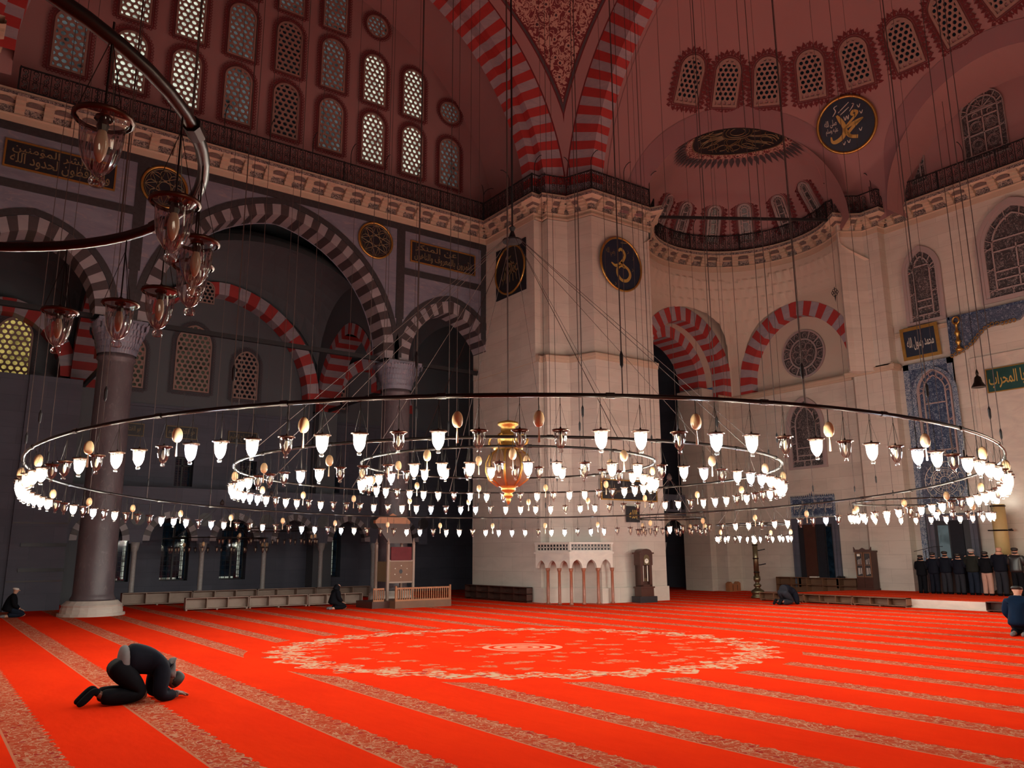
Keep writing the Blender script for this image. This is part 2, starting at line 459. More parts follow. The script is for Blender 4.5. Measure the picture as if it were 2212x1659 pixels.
    def build(s, name, mats, parent=None, smooth=False, mw=None):
        return link(name, s.mesh(name, mats, smooth), parent, mw)

def link(name, data, parent=None, mw=None):
    o = bpy.data.objects.new(name, data); COL.objects.link(o)
    if parent is not None: o.parent = parent
    if mw is not None: o.matrix_local = mw
    return o
def tag(o, label, cat, group=None):
    o['label'] = label; o['category'] = cat
    if group: o['group'] = group
    return o
def struct(o, label=None):
    o['kind'] = 'structure'
    if label: o['label'] = label
    return o
def empty(name, loc=(0, 0, 0), rz=0.0, mw=None):
    o = bpy.data.objects.new(name, None); COL.objects.link(o); o.empty_display_size = .2
    if mw is not None: o.matrix_world = mw
    else: o.location = loc; o.rotation_euler = (0, 0, rz)
    return o
def copy_tree(o, parent=None):
    c = o.copy(); COL.objects.link(c)
    if parent is not None: c.parent = parent
    for ch in o.children: copy_tree(ch, c)
    return c
def T_(x=0, y=0, z=0, rz=0.0): return M.Translation((x, y, z)) @ M.Rotation(rz, 4, 'Z')
def facing(p, n, up=(0, 0, 1)):
    """local X = right as the viewer sees it, local Z = up, local -Y = towards the viewer (n)"""
    y = -V(n).normalized(); z = V(up); z = (z - y * z.dot(y)).normalized(); x = y.cross(z)
    return M(((x.x, y.x, z.x, p[0]), (x.y, y.y, z.y, p[1]), (x.z, y.z, z.z, p[2]), (0, 0, 0, 1)))
FACE_L = lambda x, y, z: facing((x, y, z), (0, -1, 0))      # on a wall facing -Y
FACE_Q = lambda x, y, z: facing((x, y, z), (-1, 0, 0))      # on a wall facing -X
def lin(a, b, n): return [a + (b - a) * i / (n - 1) for i in range(n)]

# pointed or round arch: outline points from the right springing over the top to the left one
def arch_pt(R, e, t):
    """t in [-1,1]: right springing .. left springing, centres set off by e"""
    q = R + e; tm = math.acos(max(-1, min(1, e / q)))
    a = (1 - abs(t)) * tm
    u = -e + q * cos(a); z = q * sin(a)
    return (u if t < 0 else -u, z)
def arch_outline(R, e, n=16, leg=0.0):
    pts = [arch_pt(R, e, t) for t in lin(-1, 1, 2 * n + 1)]
    if leg: pts = [(R, -leg)] + pts + [(-R, -leg)]
    return pts
def in_arch(u, z, R, e):
    """>0 inside an arch of half width R, springing at z=0 (open downwards)"""
    if z < 0: return R - abs(u)
    return (R + e) - hypot(abs(u) + e, z)
def voussoirs(mb, cu, zs, r0, r1, e, w0, w1, n, fmap, m0=0, m1=1, leg=0.0, back=False):
    """alternating arch ring between half widths r0<r1, from depth w0 (front) to w1"""
    ts = lin(-1, 1, n + 1)
    segs = []
    if leg:
        k = max(1, int(round(leg / (r1 * pi / n * 1.0))))
        zz = lin(-leg, 0, k + 1)
        for i in range(k): segs.append(((r0, zz[i]), (r0, zz[i + 1]), (r1, zz[i]), (r1, zz[i + 1])))
        off = k
    for i in range(n):
        segs.append((arch_pt(r0, e, ts[i]), arch_pt(r0, e, ts[i + 1]), arch_pt(r1, e, ts[i]), arch_pt(r1, e, ts[i + 1])))
    if leg:
        for i in range(k): segs.append(((-r0, zz[k - i]), (-r0, zz[k - i - 1]), (-r1, zz[k - i]), (-r1, zz[k - i - 1])))
    for i, (a, b, c, d) in enumerate(segs):
        m = m0 if i % 2 == 0 else m1
        P = lambda q, w: fmap(cu + q[0], w, zs + q[1])
        mb.add([P(a, w0), P(b, w0), P(d, w0), P(c, w0)], m)
        mb.add([P(a, w0), P(a, w1), P(b, w1), P(b, w0)], m)
        if back: mb.add([P(a, w1), P(c, w1), P(d, w1), P(b, w1)], m)
MAPY = lambda u, w, z: (u, w, z)              # wall along X, depth along Y
MAPX = lambda u, w, z: (w, u, z)              # wall along Y, depth along X
def wall_over(mb, u0, u1, ztop, arches, w, fmap, m=0, zbot=None):
    """wall face at depth w from u0 to u1 up to ztop, above arches [(cu, zs, R, e)]"""
    us = set(lin(u0, u1, 24))
    for cu, zs, R, e in arches:
        for t in lin(-1, 1, 49): us.add(cu + arch_pt(R, e, t)[0])
        us.add(cu - R + 1e-4); us.add(cu + R - 1e-4)
    us = sorted(q for q in us if u0 <= q <= u1)
    def low(u):
        for cu, zs, R, e in arches:
            if abs(u - cu) < R: return zs + sqrt(max(0, (R + e) ** 2 - (abs(u - cu) + e) ** 2))
        return zbot if zbot is not None else min(a[1] for a in arches)
    for a, b in zip(us[:-1], us[1:]):
        if b - a < 1e-6: continue
        mid = (a + b) / 2
        la, lb = low(a + (mid - a) * .02), low(b - (b - mid) * .02)
        mb.add([fmap(a, w, la), fmap(b, w, lb), fmap(b, w, ztop), fmap(a, w, ztop)], m)
def band_arch(mb, cu, zs, r0, r1, e, w, th, fmap, n=32, m=0, leg=0.0):
    """thin proud band following an arch"""
    ts = lin(-1, 1, n + 1)
    i0 = [arch_pt(r0, e, t) for t in ts]; i1 = [arch_pt(r1, e, t) for t in ts]
    if leg:
        i0 = [(r0, -leg)] + i0 + [(-r0, -leg)]; i1 = [(r1, -leg)] + i1 + [(-r1, -leg)]
    for i in range(len(i0) - 1):
        P = lambda q, d: fmap(cu + q[0], w + d, zs + q[1])
        a, b, c, d = i0[i], i0[i + 1], i1[i + 1], i1[i]
        mb.add([P(a, th), P(b, th), P(c, th), P(d, th)], m)
        mb.add([P(a, th), P(a, 0), P(b, 0), P(b, th)], m); mb.add([P(d, th), P(c, th), P(c, 0), P(d, 0)], m)

# ------------------------------------------------------------------ Arabic lettering
_AR = dict(zip('بتثجحخسشصضطظعغفقكلمنهي', (0xFE8F, 0xFE95, 0xFE99, 0xFE9D, 0xFEA1, 0xFEA5, 0xFEB1, 0xFEB5, 0xFEB9, 0xFEBD, 0xFEC1, 0xFEC5, 0xFEC9, 0xFECD, 0xFED1, 0xFED5, 0xFED9, 0xFEDD, 0xFEE1, 0xFEE5, 0xFEE9, 0xFEF1)))
_AR2 = dict(zip('اآدذرزوؤىة', (0xFE8D, 0xFE81, 0xFEA9, 0xFEAB, 0xFEAD, 0xFEAF, 0xFEED, 0xFE85, 0xFEEF, 0xFE93)))
def shape_ar(t):
    out = []
    for i, c in enumerate(t):
        pv = t[i - 1] if i else ' '; nx = t[i + 1] if i + 1 < len(t) else ' '
        jp = pv in _AR; jn = nx in _AR or nx in _AR2
        if c in _AR: out.append(chr(_AR[c] + (3 if jp and jn else 1 if jp else 2 if jn else 0)))
        elif c in _AR2: out.append(chr(_AR2[c] + (1 if jp else 0)))
        else: out.append(c)
    return ''.join(reversed(out))
def text_mb(body, w, h, bold=.01, ext=.01, res=2):
    """lettering fitted into w x h, centred, in the local XZ plane facing -Y"""
    c = bpy.data.curves.new('lettering', 'FONT'); c.body = body; c.align_x = 'CENTER'
    c.resolution_u = res; c.offset = bold; c.extrude = 0
    o = bpy.data.objects.new('lettering', c); COL.objects.link(o)
    dg = bpy.context.evaluated_depsgraph_get()
    me = bpy.data.meshes.new_from_object(o.evaluated_get(dg))
    bpy.data.objects.remove(o); bpy.data.curves.remove(c)
    xs = [v.co.x for v in me.vertices]; ys = [v.co.y for v in me.vertices]
    cx, cy = (min(xs) + max(xs)) / 2, (min(ys) + max(ys)) / 2
    kx, ky = w / (max(xs) - min(xs)), h / (max(ys) - min(ys))
    mb = MB()
    mb.v = [((v.co.x - cx) * kx, 0, (v.co.y - cy) * ky) for v in me.vertices]
    mb.f = [tuple(p.vertices) for p in me.polygons]; mb.mi = [0] * len(mb.f)
    bpy.data.meshes.remove(me)
    return mb
def stroke(mb, pts, wid, m=0, y=0.0, n=14):
    """calligraphic stroke: Catmull-Rom through (x, z, width-factor)"""
    P = [V(p) for p in pts]; P = [P[0] * 2 - P[1]] + P + [P[-1] * 2 - P[-2]]
    c = []
    for i in range(1, len(P) - 2):
        for k in range(n):
            t = k / n; a, b, d, e = P[i - 1], P[i], P[i + 1], P[i + 2]
            c.append(.5 * ((2 * b) + (d - a) * t + (2 * a - 5 * b + 4 * d - e) * t * t + (3 * b - a - 3 * d + e) * t ** 3))
    c.append(P[-2])
    L, Rr = [], []
    for i, q in enumerate(c):
        t = (c[min(i + 1, len(c) - 1)] - c[max(i - 1, 0)]); d = V((-t.y, t.x)).normalized() * wid * max(.08, q.z) * .5
        L.append((q.x + d.x, y, q.y + d.y)); Rr.append((q.x - d.x, y, q.y - d.y))
    for i in range(len(c) - 1): mb.add([L[i], Rr[i], Rr[i + 1], L[i + 1]], m)
# ================================================================== THE SETTING
X0 = 10.87                    # axis of the lateral bay
ZC = 17.26                    # underside of the gallery cornice
YA = 31.2                     # face of the lateral arcade
XQ = 36.0                     # qibla wall
DC = V((10.87, 14.8, 17.5))   # centre of the great dome's square
HC = V((23.8, 14.6, 17.5)); HR = 10.7      # semi-dome
EC = V((30.9, 23.4, 17.3)); ER = 4.8       # corner exedra
E_ANG0, E_ANG1 = R_(155.9), R_(-39.5)

def sm(t): t = max(0, min(1, t)); return t * t * (3 - 2 * t)
# ---- floor
fl = MB(); fl.grid(lambda u, v: (u, v, 0), lin(-14, 46, 31), lin(-12, 48, 31))
struct(fl.build('floor', 'carpet'), 'red carpet with floral prayer rows and a round medallion')

# ---- lateral arcade wall
ar = MB(); ZS = 10.5
arches = [(1.95, ZS, 2.75, .5), (X0, ZS, 5.3, .69), (19.1, ZS, 2.75, .5)]
wall_over(ar, -2.6, 21.1, ZC, arches, YA, MAPY, 0, ZS)
wall_over(ar, -2.6, 21.1, ZC, [(a[0], a[1], a[2] - .5, a[3]) for a in arches], YA + 1.1, MAPY, 0, ZS)
for cu, zs, R, e in arches:
    big = R > 4
    voussoirs(ar, cu, zs, R - (.46 if big else .54), R, e, YA - .02, YA + 1.1, 47 if big else 27, MAPY, 1, 2)
for cu in (5.1, 16.63):       # impost faces above the capitals
    ar.box(cu - .64, cu + .64, YA - .015, YA + 1.1, ZS - .12, ZS + .02, 1)
struct(ar.build('wall_arcade', ['marble', 'voussoir_pale', 'voussoir_dark']), 'marble-faced wall carried on the striped side arches')
bd = MB()
for cu, zs, R, e in arches: band_arch(bd, cu, zs, R + .01, R + .25, e, YA, -.045, MAPY, 36, 0)
B = lambda a, b, c, d: bd.box(a, b, YA - .04, YA, c, d)
B(-.2, 21.1, 16.66, 16.96)
for x in (5.1, 16.18):
    B(x, x + .40, ZS + 1.9, 16.66); bd.box(x + .06, x + .34, YA - .042, YA, ZS + .1, ZS + 1.9)
B(16.58, 20.8, 14.55, 14.85); B(-.2, 5.1, 14.55, 14.85); B(20.8, 21.08, ZS + 1.6, 16.66)
struct(bd.build('trim_1', 'serpentine'), 'dark stone bands framing the arcade wall')

# columns of the arcade
def big_column(name, x, y, label):
    sh = MB()
    sh.lathe([(.70, .50), (.72, .56), (.66, .66), (.645, .75), (.60, 8.85), (.60, 8.95), (.66, 9.0), (.66, 9.08), (.62, 9.12), (.62, 9.22)], 28, (x, y, 0))
    col = struct(sh.build(name, 'porphyry', smooth=True), label)
    b = MB()
    b.lathe([(1.06, .0), (1.06, .09), (.98, .09), (.98, .22), (.94, .30), (.96, .36), (.88, .42), (.80, .50)], 8 * 3, (x, y, 0))
    b.build(name + '_base', 'marble_white', col)
    c = MB()
    for k, (r, z) in enumerate(((.66, 9.18), (.72, 9.42), (.80, 9.62), (.90, 9.84), (.98, 10.04))):
        n = 12
        for q in range(4 * n):           # tiers of little stalactite cells
            g = 2 * pi * q / (4 * n) + (k % 2) * pi / (4 * n)
            sq = min(1 / max(abs(cos(g)), 1e-3), 1 / max(abs(sin(g)), 1e-3)); mixk = k / 4 * .75
            rr = r * ((1 - mixk) + mixk * sq * .86)
            d = V((cos(g), sin(g), 0)); t = V((-sin(g), cos(g), 0)) * rr * pi / (4 * n) * .95
            p = V((x, y, z)) + d * rr
            c.add([p - t, p + t, p + t * 1.0 + V((0, 0, .16)) + d * .03, p + V((0, 0, .26)) + d * .09, p - t + V((0, 0, .16)) + d * .03], 0)
    c.grid(lambda a, z: (x + cos(a) * (.58 + (z - 9.1) * .30) * (1 + (z - 9.1) * .2 * (min(1 / max(abs(cos(a)), .01), 1 / max(abs(sin(a)), .01)) - 1)),
                         y + sin(a) * (.58 + (z - 9.1) * .30) * (1 + (z - 9.1) * .2 * (min(1 / max(abs(cos(a)), .01), 1 / max(abs(sin(a)), .01)) - 1)), z), lin(0, 2 * pi, 49), lin(9.1, 10.25, 5))
    c.box(x - .82, x + .82, y - .82, y + .82, 10.22, 10.4)
    c.build(name + '_capital', 'marble', col)
    return col
big_column('column', 5.1, 31.75, 'thick brown stone column with stalactite capital on a pale moulded base')
big_column('column.001', 16.63, 31.75, 'second stone column of the arcade, behind the chandelier rings')
for i, y in enumerate((31.75,)):
    rod = MB(); rod.box(-2.6, 21.0, y - .09, y + .09, 10.46, 10.64)
    struct(rod.build('beam_1', 'iron'), 'dark iron tie rod running across the arcade')

# ---- pier between arcade and exedra
PIER = [(21.1, YA + 1.1), (21.1, 27.3), (21.62, 27.33), (21.56, 26.92), (22.52, 26.63), (22.94, 25.43), (26.52, 25.36), (26.52, 32.3)]
def offset(poly, d, closed=True):
    n = len(poly); o = []
    for i in range(n):
        p = V(poly[i]); 
        a = V(poly[i - 1]) if closed or i else None; b = V(poly[(i + 1) % n]) if closed or i < n - 1 else None
        ns = []
        for s, t in ((a, p), (p, b)):
            if s is None or t is None: continue
            e = (t - s).normalized(); ns.append(V((e.y, -e.x)))
        nn = sum(ns, V((0, 0))); nn.normalize(); k = 1 / max(.35, nn.dot(ns[0]))
        o.append(tuple(p + nn * d * k))
    return o
def offset_pier(d): return offset(PIER, -d if False else d)
def ring_poly(mb, poly, z0, z1, m=0, cap=True): mb.prism([(x, y, z0) for x, y in poly], (0, 0, z1 - z0), m, cap)
pr = MB()
def poff(d):      # push outwards, towards the nave (right-hand side of the path direction is inside the nave)
    q = offset(PIER[1:7], -d, False)
    if (V(q[0]) - V((21.1, 27.3))).dot(V((-1, -1))) < 0: q = offset(PIER[1:7], d, False)
    return [(q[0][0], YA + 1.1)] + q + [(q[-1][0], 32.3)]
ring_poly(pr, PIER, 10.3, ZC + .8)
ring_poly(pr, poff(.22), .55, 10.26); ring_poly(pr, poff(.34), 0, .6)
struct(pr.build('wall_pier', 'stone'), 'massive fluted limestone pier')
ps = MB()
for d, z0, z1 in ((.16, 10.50, 10.58), (.30, 10.36, 10.50), (.26, 10.22, 10.36), (.12, 16.98, 17.06)): ring_poly(ps, poff(d), z0, z1)
struct(ps.build('trim_2', 'trim_stone'), 'moulding around the pier')

# left pier (only its upper corner shows)
lp = MB(); ring_poly(lp, [(-3, YA + 1.1), (-3, 26.3), (-.2, 26.3), (-.2, YA + 1.1)], 0, ZC + .8)
struct(lp.build('wall_left_pier', 'stone'), 'corner of the opposite limestone pier')

# ---- cornice, railing path (inside of the nave lies to the right of the direction of travel)
def arc_pts(a0, a1, n, r=4.7): return [(EC.x + r * cos(a), EC.y + r * sin(a)) for a in lin(a0, a1, n)]
RUNS = [
    [(-.2, 26.4), (-.2, YA)], [(-.2, YA), (21.1, YA)], [(21.1, YA), (21.1, 27.3)], [(21.1, 27.3), (21.62, 27.33), (21.56, 26.92), (22.52, 26.63), (22.94, 25.43)],
    [(22.94, 25.43), (26.6, 25.36)], arc_pts(E_ANG0, E_ANG1, 27), [(34.55, 20.4), (34.75, 20.3), (35.45, 19.75), (35.45, 19.0), (36.0, 18.95)], [(36.0, 18.95), (36.0, 6.0)]]
PATH = []
for r in RUNS:
    for p in r:
        if not PATH or (V(p) - V(PATH[-1])).length > .02: PATH.append(p)
def path_off(d):
    n = len(PATH); o = []
    for i in range(n):
        ns = []
        for a, b in ((i - 1, i), (i, i + 1)):
            if a < 0 or b >= n: continue
            e = (V(PATH[b]) - V(PATH[a])).normalized(); ns.append(V((e.y, -e.x)))
        nn = sum(ns, V((0, 0))).normalized(); k = 1 / max(.5, nn.dot(ns[0]))
        o.append(V(PATH[i]) + nn * d * k)
    return o
PROF = [(0.0, 16.98), (.04, 16.98), (.04, 17.22), (.09, 17.24), (.09, 17.28), (.02, 17.30), (.02, 17.58), (.16, 17.62), (.26, 17.70), (.42, 17.74), (.52, 17.78), (.52, 17.90), (.47, 17.92), (.47, 18.02), (-.6, 18.02)]
offs = [path_off(d) for d, z in PROF]
cn = MB()
for j in range(len(PROF) - 1):
    m = 1 if j == 5 else 2 if j in (7,) else 3 if j == 10 else 0
    for i in range(len(PATH) - 1):
        a, b, c, d = offs[j][i], offs[j][i + 1], offs[j + 1][i + 1], offs[j + 1][i]
        cn.add([(*a, PROF[j][1]), (*b, PROF[j][1]), (*c, PROF[j + 1][1]), (*d, PROF[j + 1][1])], m)
def along(pts, step, start=.4):
    """points and directions every `step` along a polyline"""
    o = []; L = [0]
    for a, b in zip(pts[:-1], pts[1:]): L.append(L[-1] + (V(b) - V(a)).length)
    n = max(1, int(round((L[-1] - 2 * start) / step))); 
    for k in range(n + 1):
        s = start + (L[-1] - 2 * start) * k / n if n else L[-1] / 2
        for i in range(len(pts) - 1):
            if s <= L[i + 1] + 1e-9 or i == len(pts) - 2:
                e = (V(pts[i + 1]) - V(pts[i])).normalized(); o.append((V(pts[i]) + e * (s - L[i]), e)); break
    return o
BR = [(.02, 17.30), (.13, 17.30), (.13, 17.42), (.25, 17.42), (.25, 17.53), (.37, 17.53), (.37, 17.64), (.50, 17.64), (.50, 17.80), (.02, 17.80)]
for ri, r in enumerate(RUNS):
    st = .9 if ri not in (3, 6) else .62
    for p, e in along(r, st, .42 if ri not in (3, 6) else .3):
        nrm = V((e.y, -e.x)); hw = .155
        cn.prism([(*(p + nrm * d - e * hw), z) for d, z in BR], (e.x * 2 * hw, e.y * 2 * hw, 0), 0)
    pp = along(r, st, .42 if ri not in (3, 6) else .3)
    for (p, e), (q, f) in zip(pp[:-1], pp[1:]):
        c = (p + q) / 2; nrm = V((e.y, -e.x)); 
        pts = [(*(c + e * cos(a) * .25 + nrm * (.30 + sin(a) * .11)), 17.675 + (sin(a) * .11) * .40 - .012) for a in lin(0, 2 * pi * 11 / 12, 12)]
        cn.add(pts, 2)
struct(cn.build('trim_3', ['trim_stone', 'frieze', 'coffer', 'frieze']), 'bracketed gallery cornice')

# gallery floor behind the railing (over the arcade and around the pier)
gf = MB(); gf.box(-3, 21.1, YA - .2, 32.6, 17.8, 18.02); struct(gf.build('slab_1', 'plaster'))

# ---- scroll-work railing
def spiral(cx, cz, r, a0, turns, sx=1, n=13):
    return [(cx + sx * r * (1 - .8 * t) * cos(a0 + turns * 2 * pi * t), 0, cz + r * (1 - .8 * t) * sin(a0 + turns * 2 * pi * t)) for t in lin(0, 1, n)]
rp = MB()
for x in (-.5, -.165, .165): rp.box(x - .015, x + .015, -.012, .012, .05, .90)
for (cx, cz) in ((-.33, .26), (-.33, .69), (0, .26), (0, .69), (.33, .26), (.33, .69)):
    for sx in (1, -1):
        rp.tube(spiral(cx + sx * .0, cz + .10 * sx,   .118, pi / 2 * -sx, 1.35, sx), .017, 3, caps=False)
for cx in (-.33, 0, .33):
    rp.tube([(cx + .05 * cos(a), 0, .475 + .05 * sin(a)) for a in lin(0, 2 * pi * 5 / 6, 6)], .018, 3, closed=True)
    for sx in (1, -1): rp.box(cx + sx * .05, cx + sx * .15, -.006, .006, .469, .481)
RAILP = rp.mesh('scroll_panel', 'iron')
def railing(pts, label, hooks=(), curved=False, smooth_ends=True):
    """pts: plan polyline of the railing, base at z=18.02"""
    root = empty('gallery_railing', (pts[0][0], pts[0][1], 18.02)); tag(root, label, 'railing', None)
    o = V((pts[0][0], pts[0][1], 18.02))
    for nm, z, s in (('top_rail', .91, .032), ('bottom_rail', .05, .022)):
        mb = MB(); mb.tube([V((x, y, 18.02 + z)) - o for x, y in pts], s, 4); mb.build(nm, 'iron', root)
    L = sum((V(b) - V(a)).length for a, b in zip(pts[:-1], pts[1:])); n = max(1, int(round(L / 1.0)))
    pa = along(pts, L / n, L / n / 2)
    for p, e in pa[:n]:
        t = M.Translation((p.x - o.x, p.y - o.y, 0)) @ M.Rotation(atan2(e.y, e.x), 4, 'Z') @ M.Scale(L / n, 4, (1, 0, 0))
        link('scroll_panel', RAILP, root, t)
    for p, e in along(pts, L / max(1, round(L / 2.6)), .02):
        mb = MB(); mb.box(-.022, .022, -.022, .022, 0, .95); mb.build('post', 'iron', root, mw=T_(p.x - o.x, p.y - o.y, 0))
    for f, kind in hooks:
        p, e = along(pts, L * 2, L * f)[0] if False else (None, None)
        s = L * f; acc = 0
        for a, b in zip(pts[:-1], pts[1:]):
            l = (V(b) - V(a)).length
            if acc + l >= s - 1e-6: e = (V(b) - V(a)).normalized(); p = V(a) + e * (s - acc); break
            acc += l
        nrm = V((e.y, -e.x)); mb = MB(); q = V((p.x - o.x, p.y - o.y, .5))
        for sg in ((1,) if kind == 1 else (1, -1)):
            d = V((nrm.x, nrm.y, 0)) if kind == 1 else (V((nrm.x, nrm.y, 0)) + V((e.x, e.y, 0)) * sg).normalized()
            mb.tube([q, q + V((0, 0, .85)), q + V((0, 0, 1.02)) + d * .06, q + V((0, 0, 1.14)) + d * .2, q + V((0, 0, 1.19)) + d * .38, q + V((0, 0, 1.16)) + d * .5], .018, 5)
        mb.build('lamp_hook', 'iron', root)
    return root
RO = [tuple(p) for p in path_off(.45)]
def rail_run(i0, i1): return RO[i0:i1 + 1]
n0 = 1
railing([(.95, RO[1][1]), RO[2]], 'long scrollwork railing over the striped side arches', [(f, 1) for f in (.155, .255, .36, .455, .55, .64, .725, .81, .895)] + [(1.0, 2)])
railing([RO[2], RO[3]], 'short scrollwork railing on the left flank of the fluted pier', [(.55, 1)])
railing(RO[3:8], 'stepped scrollwork railing bending round the pier corner', [(.05, 1), (.65, 1)])
railing([RO[7], RO[8]], 'scrollwork railing over the round gold-lettered panel of the pier', [(.0, 1), (.55, 1), (1.0, 1)])
iE0 = 9; iE1 = 9 + 25
EXR = [(EC.x + 4.3 * cos(a), EC.y + 4.3 * sin(a)) for a in lin(R_(150), R_(-36), 25)]
railing(EXR, 'curved scrollwork railing round the corner niche', [(.22, 1), (.42, 1), (.62, 1), (.80, 1), (.93, 1)])
railing([EXR[-1]] + RO[-6:-1], 'little stepped railing between the niche and the windowed wall', [(.1, 1), (.75, 1)])
railing([RO[-2], RO[-1]], 'scrollwork railing below the two leaded upper windows', [(.02, 2), (.30, 1), (.55, 1), (.8, 1)])
bm_ = MB(); bm_.tube([(26.9, 25.3, 17.85), (34.5, 20.4, 17.85)], .085, 4); struct(bm_.build('beam_2', 'iron'), 'dark iron beam spanning the corner niche')

# ---- great arches (red and white) and pendentive
def stripe_strip(mb, prof, n, fn, t0, t1, m0=0, m1=1):
    """prof: (radius, depth) points; fn(r, depth, t) -> point"""
    ts = lin(t0, t1, n + 1)
    for i in range(n):
        for (r0, d0), (r1, d1) in zip(prof[:-1], prof[1:]):
            mb.add([fn(r0, d0, ts[i]), fn(r1, d1, ts[i]), fn(r1, d1, ts[i + 1]), fn(r0, d0, ts[i + 1])], m0 if i % 2 else m1)
g1 = MB()
fnL = lambda r, d, t: (DC.x + r * cos(t), d, DC.z + r * sin(t) + (0 if t else 0))
P1 = [(10.23, 27.95), (10.23, 27.3), (10.75, 27.33), (10.69, 26.92), (11.65, 26.63)]
stripe_strip(g1, P1, 84, fnL, 0, pi)
for (r0, d0), (r1, d1) in zip(P1[:-1], P1[1:]):      # stilts below the springing
    for sx in (1,):
        g1.add([(DC.x + r0, d0, 17.9), (DC.x + r1, d1, 17.9), (DC.x + r1, d1, 17.5), (DC.x + r0, d0, 17.5)], 1)
struct(g1.build('wall_great_arch', ['paint_red', 'paint_white']), 'great red and white striped arch over the side gallery')
g2 = MB()
fnR = lambda r, d, t: (d, DC.y + r * cos(t), DC.z + r * sin(t))
stripe_strip(g2, [(11.83, 22.52), (10.63, 22.94), (10.6, 23.62)], 88, fnR, 0, pi)
g2.grid(lambda t, k: (23.62 + .3 * k, DC.y - .2 * k + (10.6 + .12 * k) * cos(t), DC.z + (10.6 + .12 * k) * sin(t)), lin(0, pi, 89), [0, 1], 2)
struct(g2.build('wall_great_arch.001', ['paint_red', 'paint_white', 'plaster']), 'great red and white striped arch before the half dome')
# plaster barrel and lunette wall with windows
lun = MB()
lun.grid(lambda t, y: (DC.x + 11.3 * cos(t), y, DC.z + 11.3 * sin(t)), lin(-.05, pi + .05, 61), [27.9, 29.9, 31.95])
lun.grid(lambda t, r: (DC.x + r * cos(t), 27.95, DC.z + r * sin(t)), lin(-.05, pi + .05, 61), [10.23, 11.3])
for a, b in zip(lin(0, pi, 61)[:-1], lin(0, pi, 61)[1:]):
    lun.add([(DC.x + 11.4 * cos(a), 31.9, DC.z + 11.4 * sin(a)), (DC.x + 11.4 * cos(b), 31.9, DC.z + 11.4 * sin(b)), (DC.x + 11.4 * cos(b), 31.9, 17.0), (DC.x + 11.4 * cos(a), 31.9, 17.0)])
struct(lun.build('wall_lunette', 'plaster'), 'plaster lunette wall full of windows')
# pendentive
pn = MB(); RP = 16.6
zs = [17.9 + i * .42 for i in range(0, 28)]
OFFS = [0, .07, .62, .68, .80, .88]
rows = []
for z in zs:
    r = sqrt(RP ** 2 - (z - 17.5) ** 2)
    f0 = math.acos(min(1, 11.65 / r)); f1 = math.asin(min(1, 11.83 / r)); w = max(0, (f1 - f0) * r)
    ds = [min(o, w / 2) for o in OFFS] + [max(w - o, w / 2) for o in reversed(OFFS)]
    row = []
    for q in ds:
        f = f0 + (f1 - f0) * (q / w if w > 1e-6 else .5)
        row.append((DC.x + r * cos(f), DC.y + r * sin(f), z))
    rows.append(row)
PM = [1, 0, 1, 2, 1, 3, 1, 2, 1, 0, 1]
for a, b in zip(rows[:-1], rows[1:]):
    for i in range(len(PM)):
        if (V(a[i]) - V(a[i + 1])).length + (V(b[i]) - V(b[i + 1])).length > 1e-4: pn.add([a[i], a[i + 1], b[i + 1], b[i]], PM[i])
struct(pn.build('wall_pendentive', ['plaster', 'ornament_red', 'ornament_dark', 'arabesque'], smooth=True), 'pointed painted pendentive with scrolling flowers')
dome = MB(); dome.lathe([(11.9 * cos(a), 29.2 + 11.9 * sin(a)) for a in lin(0, pi / 2 - .02, 12)], 48, (DC.x, DC.y, 0), caps=False)
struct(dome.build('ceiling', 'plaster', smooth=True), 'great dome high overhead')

# ---- semi-dome with openings for the corner exedra and the qibla arch
DG = V((1, 1)).normalized(); PG = V((1, -1)).normalized()
def ex_rad(p):      # distance from the exedra barrel's axis
    q = V((p[0] - EC.x, p[1] - EC.y)).dot(PG); return hypot(q, p[2] - EC.z)
QY, QZ, QR = 12.9, 17.3, 4.75
def q_rad(p): return hypot(p[1] - QY, p[2] - QZ)
sd = MB()
sd.grid(lambda a, b: (HC.x + HR * cos(b) * cos(a), HC.y + HR * cos(b) * sin(a), HC.z + HR * sin(b)), lin(-pi / 2, pi / 2, 97), lin(0, pi / 2, 49))
def _push(p):
    a = atan2(p[1] - HC.y, p[0] - HC.x); k = 2.5 * sm((21.6 - p[2]) / 3.2) * math.exp(-((a - R_(27)) / R_(12)) ** 2)
    return (p[0] + cos(a) * k, p[1] + sin(a) * k, p[2])
sd.v = [_push(p) for p in sd.v]
sd.clip(lambda p: ex_rad(p) - ER if (p[0] - HC.x) + (p[1] - HC.y) > 4 else 1)
sd.clip(lambda p: q_rad(p) - QR if p[0] > 30 else 1)
bandm = sd.copy().clip(lambda p: (ER + .85) - ex_rad(p) if (p[0] - HC.x) + (p[1] - HC.y) > 4 else -1)
bandm2 = sd.copy().clip(lambda p: (QR + .75) - q_rad(p) if p[0] > 30 else -1)
struct(sd.build('wall_half_dome', 'plaster', smooth=True), 'plaster half dome over the prayer niche')
bb = MB()
for b_ in (bandm, bandm2): bb.join(b_)
bb.v = [tuple(V(p) + (HC - V(p)).normalized() * .03) for p in bb.v]
struct(bb.build('trim_4', 'plaster_band', smooth=True), 'darker painted bands round the arches of the half dome')
